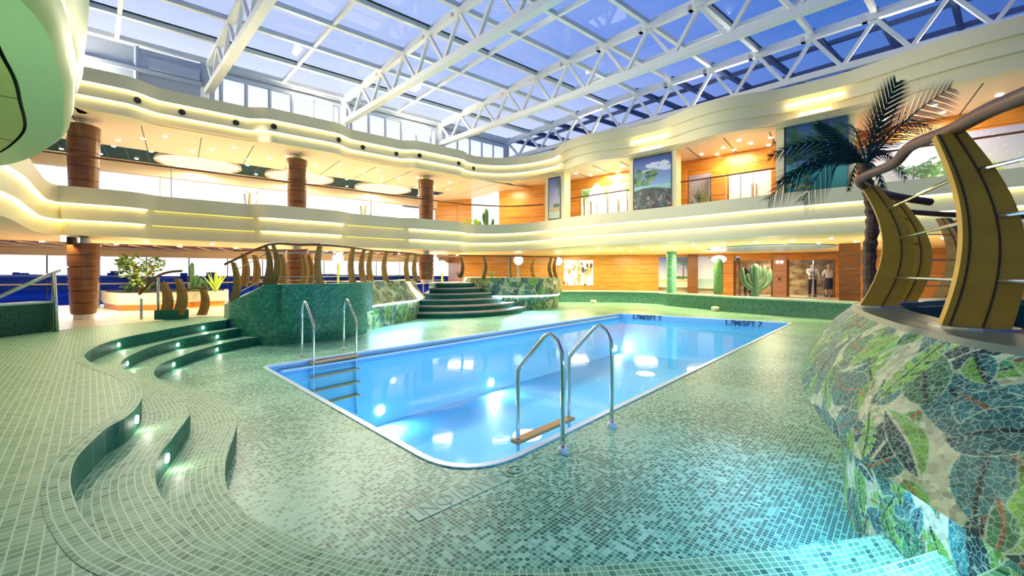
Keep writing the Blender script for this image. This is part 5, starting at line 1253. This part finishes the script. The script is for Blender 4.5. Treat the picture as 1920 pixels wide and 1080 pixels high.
# ---------- people
def skin(name, nodes, edges, m, parent, root=0, sub=1):
    me = bpy.data.meshes.new(name); l = parent.location
    me.from_pydata([(n_[0]-0, n_[1]-0, n_[2]) for n_ in nodes], edges, []); me.materials.append(m)
    o = bpy.data.objects.new(name, me); C.objects.link(o); o.parent = parent
    sk = o.modifiers.new('skin', 'SKIN'); sk.use_smooth_shade = True
    for i, n_ in enumerate(nodes):
        r = n_[3]; rx, ry = r if isinstance(r, tuple) else (r, r); me.skin_vertices[0].data[i].radius = (rx, ry)
    me.skin_vertices[0].data[root].use_root = True
    s = o.modifiers.new('sub', 'SUBSURF'); s.levels = sub; s.render_levels = sub
    return o
def person(base, rz, label, hand_l, hand_r, shirt, trous, hair, vest=None, scale=1.0, skirt=False):
    """hand_l/hand_r: hand places in the body frame; the figure faces -y"""
    root = thing('person', label, 'person', base); root.rotation_euler = (0, 0, rz); root.scale = (scale,)*3
    sh = 1.42
    def arm(side, hand):
        s = Vector((side*.19, 0, sh)); h = Vector(hand); mid = s.lerp(h, .5)+Vector((side*.08, .06, -.05)) if (h-s).length < .52 else s.lerp(h, .5)+Vector((side*.03, .02, 0)); return s, mid, h
    sL, eL, hL = arm(-1, hand_l); sR, eR, hR = arm(1, hand_r)
    N_ = [(0, 0, .98, (.15, .11)), (0, 0, 1.15, (.14, .10)), (0, 0, 1.36, (.17, .10)), (0, 0, 1.47, (.07, .065)), (0, -.01, 1.54, (.055, .06)), (0, -.015, 1.62, (.085, .10)), (0, -.01, 1.71, (.075, .09)),
          (*sL, .055), (*eL, .042), (*hL, .028), (*sR, .055), (*eR, .042), (*hR, .028),
          (-.10, 0, .90, .09), (-.11, -.01, .50, .062), (-.12, .02, .09, .042), (-.12, -.13, .035, .035), (.10, 0, .90, .09), (.11, -.01, .50, .062), (.12, .02, .09, .042), (.12, -.13, .035, .035)]
    E_ = [(0, 1), (1, 2), (2, 3), (3, 4), (4, 5), (5, 6), (2, 7), (7, 8), (8, 9), (2, 10), (10, 11), (11, 12), (0, 13), (13, 14), (14, 15), (15, 16), (0, 17), (17, 18), (18, 19), (19, 20)]
    # five fingers on each hand
    for hi, h, e, sd in ((9, hL, eL, -1), (12, hR, eR, 1)):
        d = (h-e).normalized(); x = d.cross(Vector((0, 1, 0))).normalized()
        palm_i = len(N_); pc = h+d*.06; N_.append((*pc, (.036, .018))); E_.append((hi, palm_i))
        for f in range(4):
            o_ = (f-1.5)*.018; ln = (.060, .072, .068, .052)[f]; a_ = pc+x*o_+d*.035; b_ = a_+d*ln*.5+Vector((0, -.012, 0)); c_ = a_+d*ln*.85+Vector((0, -.03, 0))
            i0 = len(N_); N_ += [(*a_, .009), (*b_, .008), (*c_, .007)]; E_ += [(palm_i, i0), (i0, i0+1), (i0+1, i0+2)]
        i0 = len(N_); a_ = h+x*sd*-.035+d*.03; N_ += [(*a_, .010), (*(a_+d*.04+x*sd*-.02), .009)]; E_ += [(hi, i0), (i0, i0+1)]
    skin('body', N_, E_, M['skin'], root, 0, 1)
    # clothes
    hips, chest = (0, 0, .97, (.165, .125)), (0, 0, 1.36, (.19, .118))
    sN = [hips, (0, 0, 1.15, (.155, .118)), chest, (0, 0, 1.46, (.085, .08)), (*sL, .068), (*eL, .054), (*hL.lerp(eL, .15), .040), (*sR, .068), (*eR, .054), (*hR.lerp(eR, .15), .040)]
    skin('shirt', sN, [(0, 1), (1, 2), (2, 3), (2, 4), (4, 5), (5, 6), (2, 7), (7, 8), (8, 9)], shirt, root, 1, 2)
    if vest: skin('waistcoat', [(0, 0, .99, (.175, .14)), (0, 0, 1.15, (.165, .13)), (0, 0, 1.34, (.195, .128))], [(0, 1), (1, 2)], vest, root, 1, 2)
    if skirt: o = MB().lathe((0, 0, .42), [(.21, 0), (.20, .25), (.185, .5), (.17, .6)], 20).build('skirt', trous, root, 40)
    else: skin('trousers', [(0, 0, .96, (.155, .125)), (-.10, 0, .86, .105), (-.11, 0, .50, .085), (-.12, .02, .10, .075), (.10, 0, .86, .105), (.11, 0, .50, .085), (.12, .02, .10, .075)], [(0, 1), (1, 2), (2, 3), (0, 4), (4, 5), (5, 6)], trous, root, 0, 2)
    for s_ in (-1, 1): MB().add([], []) ; sho = MB(); sho.tube([(s_*.12, .06, .045), (s_*.12, -.05, .05), (s_*.12, -.16, .035), (s_*.12, -.20, .03)], [.045, .05, .045, .02], 10); sho.build('shoe', M['black'], root, True)
    hr_ = MB(); hr_.sphere((0, .012, 1.665), .112, 16, 1.0); vs_ = hr_.v; hr_.v = [(x, y*1.05, max(z, 1.60) if y > -.02 else max(z, 1.70)) for x, y, z in vs_]; hr_.build('hair', hair, root, True)
    for s_ in (-1, 1):
        e_ = MB(); e_.sphere((s_*.035, -.105, 1.645), .012, 8); e_.build('eye', M['black'], root)
        r_ = MB(); r_.sphere((s_*.088, 0, 1.625), .022, 8); r_.build('ear', M['skin'], root)
    n_ = MB(); n_.add([(-.014, -.10, 1.60), (.014, -.10, 1.60), (0, -.10, 1.65), (0, -.13, 1.61)], [(0, 1, 3), (1, 2, 3), (2, 0, 3), (0, 2, 1)]); n_.build('nose', M['skin'], root)
    m_ = MB(); m_.box((0, -.105, 1.575), (.045, .012, .008)); m_.build('mouth', M['trousers'], root)
    return root
person(PD3(1523, 21.7, ZF), -.45, 'man in white shirt, grey waistcoat and black trousers standing behind the glass doors', (-.10, -.26, 1.16), (.30, -.02, .84), M['shirt'], M['trousers'], M['hair'], M['vest'], 1.02)
person(PD3(1554.5, 21.6, ZF), 2.9, 'fair-haired person in white top and dark skirt seen from behind, right of the man', (-.22, -.20, 1.10), (.22, -.2, 1.10), M['shirt'], M['trousers'], M['hairblond'], None, .98, True)
person(PD3(1402, 22.9, ZF), -.3, 'person in black jacket and white collar behind the many-armed cactus', (-.28, -.05, .86), (.28, -.05, .86), M['trousers'], M['trousers'], M['hairblond'], None, 1.03)

# ============================================================ LAMPS OF THE HALL, AND ADDED FILL LAMPS
# ceiling discs of the middle deck
for k, s in enumerate((.58, 4.05, 7.75)):
    c = LF(s, 19.55, 5.83); o = thing('ceiling_disc', 'large round glowing ceiling disc of the middle deck, %s of the three' % ('left', 'middle', 'right')[k], 'ceiling lamp', c, 'round ceiling discs')
    part(o, 'disc', MB().lathe((c.x, c.y, 5.80), [(1.22, 0), (1.28, .05)], 40), M['discglow']); part(o, 'rim', MB().lathe((c.x, c.y, 5.79), [(1.29, 0), (1.33, .0), (1.33, .09), (1.29, .09)], 40, caps=False), M['ceil'])
    rg = random.Random(k)
    for i in range(8): a = rg.uniform(0, 6.28); r = rg.uniform(.2, 1.05); part(o, 'bulb', MB().lathe((c.x+r*math.cos(a), c.y+r*math.sin(a), 5.785), [(.035, 0), (.04, .02)], 10), M['down'])
    lamp('AREA', (c.x, c.y, 5.7), 130, (1, .84, .58), 2.2, (c.x, c.y, 0))
# downlights
dn0 = MB().lathe((0, 0, 0), [(.045, 0), (.06, .015)], 14)
def downlight(p, label, group, proto=[None], r=1.0):
    if proto[0] is None: proto[0] = dn0.build('ceiling_downlight', M['down']); o = proto[0]
    else: o = proto[0].copy(); C.objects.link(o)
    o.location = (p.x, p.y, p.z-.02); o.scale = (r, r, 1); tag(o, label, 'ceiling light', group)
rg = random.Random(12)
def zc_L(): return 5.80
for i in range(26): downlight(LF(-3.6+i*.55+rg.uniform(-.1, .1), (16.2, 17.6, 16.9)[i % 3], zc_L()), 'small round downlight in the peach ceiling of the left middle deck', 'left middle deck downlights')
for i in range(30): downlight(LF(-3.6+i*.47, (18.9, 20.4)[i % 2], zc_L()+.09), 'small round downlight in the dark teal ceiling strip of the middle deck', 'dark strip downlights')
for i in range(20): downlight(LF(-4+i*.8, (16.4, 18.3)[i % 2], 2.605), 'small round downlight in the left soffit above the pool level lounge', 'left pool level downlights', r=1.1)
for i in range(26): downlight(RF(9.0-i*.52, (2.0, 4.2)[i % 2], 2.755), 'small round downlight in the right soffit above the pool level', 'right pool level downlights', r=1.0)
for u, p_, k in ((3.9, 1.6, 0), (3.5, .9, 0), (3.1, 1.9, 0), (2.7, 1.0, 0), (2.3, 1.6, 0), (3.7, 2.2, 0), (2.9, .4, 0), (2.1, .8, 0), (3.3, 1.4, 0), (4.3, 1.2, 0)): downlight(RF(u, p_, 5.945), 'small round downlight in the ceiling of the bay with the double door', 'double door bay downlights', r=1.1)
for u, p_ in ((8.9, 1.2), (8.2, .8), (7.8, 1.5), (7.2, .9), (9.2, .5)): downlight(RF(u, p_, 5.945), 'small round downlight in the ceiling of the bay with the beach mural', 'beach mural bay downlights', r=1.3)
for u, p_ in ((-.6, 1.2), (-1.5, .7), (-1.7, 1.5), (-2.6, .9), (-2.9, 1.8)): downlight(RF(u, p_, 5.945), 'small round downlight in the ceiling of the bay behind the near ribs', 'near bay downlights', r=1.1)
# recessed black spotlights in the upper fascia
pts, info, zo, nn_, ob = B2
fs = [253, 337, 444, 509, 632, 680, 743, 783, 858, 888]
pos_ = ['%s black spotlight port in the upper fascia, counted from the left' % w for w in ('first', 'second', 'third', 'fourth', 'fifth', 'sixth', 'seventh', 'eighth', 'ninth', 'tenth')]
for k, px in enumerate(fs):
    i = min((j for j in range(len(pts)) if pts[j].y > 2 and info[j][0] != 'near'), key=lambda j: abs(pts[j].x/pts[j].y*F+CX-px)+(0 if info[j][0] != 'R' else 50)); q = nn_[i]; p = pts[i]-q*.075; z = 6.40+zo[i]
    o = MB().disc((p.x, p.y, z), (-q.x, -q.y, 0), .085, .012, 18).build('spotlight_port', M['black']); tag(o, pos_[k], 'spotlight', 'spotlight ports')
    if k % 2 == 0: lamp('SPOT', (p.x-q.x*.12, p.y-q.y*.12, z), 620, (1, .92, .70), .15, (1.5+k*.3, 7+k*.5, 0), 110)
# floodlights standing on top of the fascia, washing the trusses and the roof
fl = [(LF(-2.4, 15.25), 6.98), (LF(3.2, 15.25), 6.98), (LF(7.4, 15.25), 6.98), (RF(8.2, .3), 7.05), (RF(3.3, .3), 7.05), (RF(-1.5, .3), 7.05)]
for k, (p, z) in enumerate(fl):
    o = thing('floodlight', ['floodlight on the left fascia ledge, nearest', 'floodlight on the left fascia ledge, middle', 'floodlight on the left fascia ledge, farthest', 'floodlight on the right fascia ledge, farthest', 'floodlight on the right fascia ledge, middle', 'floodlight on the right fascia ledge, nearest'][k], 'floodlight', (p.x, p.y, z-.2), 'fascia floodlights')
    part(o, 'housing', MB().box((p.x, p.y, z-.1), (.3, .2, .16), .7), M['black']); part(o, 'lens', MB().box((p.x, p.y, z-.01), (.24, .14, .02), .7), M['globe'])
    lamp('AREA', (p.x, p.y, z+.05), 110 if k < 3 else 45, (1, .90, .66), .5, (p.x*.3+1, p.y*.3+7, 11))
# warm ceiling lamps under the decks
for s in (-2, 2.5, 7, 11): lamp('AREA', LF(s, 17.6, 2.5), 150, (1, .80, .50), 1.2, LF(s, 17.6, 0))
for s in (-2.5, 1.5, 5.5, 9.5): lamp('AREA', LF(s, 17.0, 5.7), 110, (1, .82, .55), 1.0, LF(s, 17.0, 0)); 
for u, p_ in ((9, 7), (6, 6.5), (3, 6), (0, 6), (12, 5)): lamp('AREA', RF(u, p_, 2.68), 170, (1, .80, .48), 1.0, RF(u, p_, 0))
for u in (8.0, 3.3, -1.5): lamp('AREA', RF(u, 1.0, 5.88), 90, (1, .80, .50), .8, RF(u, 1.2, 0))
lamp('AREA', Vector((-.5, 19.5, 5.8)), 120, (1, .8, .5), .8, Vector((-.5, 20, 0)))
# cool light under the mosaic lips
lamp('AREA', (2.02, 2.75, .66), 17, (.12, .42, 1.0), 1.6, (1.5, 3.0, -.2), size_y=.05)
lamp('AREA', (1.80, 1.9, .68), 9, (.22, .50, 1.0), .9, (1.6, 2.1, -.2), size_y=.05)
lamp('AREA', (-3.7, 12.8, .62), 50, (.45, .75, 1.0), 2.5, (-2.6, 12.2, -.3), size_y=.06)
lamp('AREA', (.2, 17.8, .58), 50, (.45, .75, 1.0), 3.5, (.2, 16.6, -.3), size_y=.06)

lamp('AREA', (14.9, 22.6, 2.5), 75, (1, .88, .62), .8, (14.9, 22.6, 0))  # added fill lamp, brightens the shop behind the glass doors
lamp('AREA', (-3.2, 1.6, .9), 30, (.9, 1.0, .7), 1.2, (-3.6, 2.2, 3.2))  # added upward lamp, stands in for floor bounce on the canopy

for u, p_ in ((9.5, 3.0), (6.0, 3.2), (2.6, 3.2), (-.8, 3.0)): lamp('AREA', RF(u, p_, 1.0), 40, (1, .78, .42), .5, RF(u, p_, 3))  # added upward fill lamps, brighten the right soffit
for s in (-1, 3, 7): lamp('AREA', LF(s, 18.2, 1.2), 30, (1, .78, .45), .6, LF(s, 18.2, 3))  # added upward fill lamps, brighten the left soffit

# added lamps brighten the pool from the near long wall, hidden by the deck edge
bcn = (PC-PB).normalized(); qn = Vector((-bcn.y, bcn.x))
for k in (2.5, 6.5, 10.5):
    p = PB+bcn*k+qn*.06
    o = ul.copy(); C.objects.link(o); o.location = Vector((p.x, p.y, -.8))-p0; o.rotation_euler = (0, 0, 0)
    tag(o, 'added unseen underwater lamp brightening the pool from its near long wall', 'lamp', 'underwater lamps')
    lamp('AREA', (p.x+qn.x*.12, p.y+qn.y*.12, -.7), 45, (.75, .92, 1), .3, (p.x+qn.x*4, p.y+qn.y*4, -.7))

# ornate window posts of the middle deck
for k, (px, y0, y1) in enumerate(((472, 345, 392), (686, 374, 412))):
    s = s_at(px, 20.3); q = LF(s, 20.3); r = thing('ornate_post', 'slim grey and gold ornamental post in front of the bright window, '+('left', 'right')[k]+' one', 'post', (q.x, q.y, 3.02))
    part(r, 'base', MB().lathe((q.x, q.y, 3.02), [(.26, 0), (.26, .2), (.2, .25)], 20), M['steel2'], 30)
    for j in range(5):
        a_ = 2*PI*j/5; part(r, 'stem', MB().tube(spline([Vector((q.x+.2*math.cos(a_), q.y+.2*math.sin(a_), 3.2)), Vector((q.x+.1*math.cos(a_+.5), q.y+.1*math.sin(a_+.5), 3.8)), Vector((q.x+.2*math.cos(a_+1), q.y+.2*math.sin(a_+1), 4.5)), Vector((q.x+.26*math.cos(a_+1.3), q.y+.26*math.sin(a_+1.3), 5.1))], 4), .045, 8), M['brass'] if j % 2 else M['steel2'], True)
# small loudspeaker and spotlight at the top of the nearest pool level pillar
q = ps[0]; tag(MB().box((q.x+.12, q.y-.42, 2.50), (.13, .12, .20), .3).build('loudspeaker', M['black']), 'small black loudspeaker at the top of the nearest pool level pillar', 'loudspeaker')
tag(MB().lathe((q.x-.10, q.y-.40, 2.48), [(.05, 0), (.05, .12)], 14).build('spotlight', M['down']), 'small white spotlight beside the black loudspeaker', 'spotlight')
lamp('SPOT', (q.x-.02, q.y-.55, 2.5), 25, (1, .8, .5), .05, (q.x, q.y, 1.9), 80)
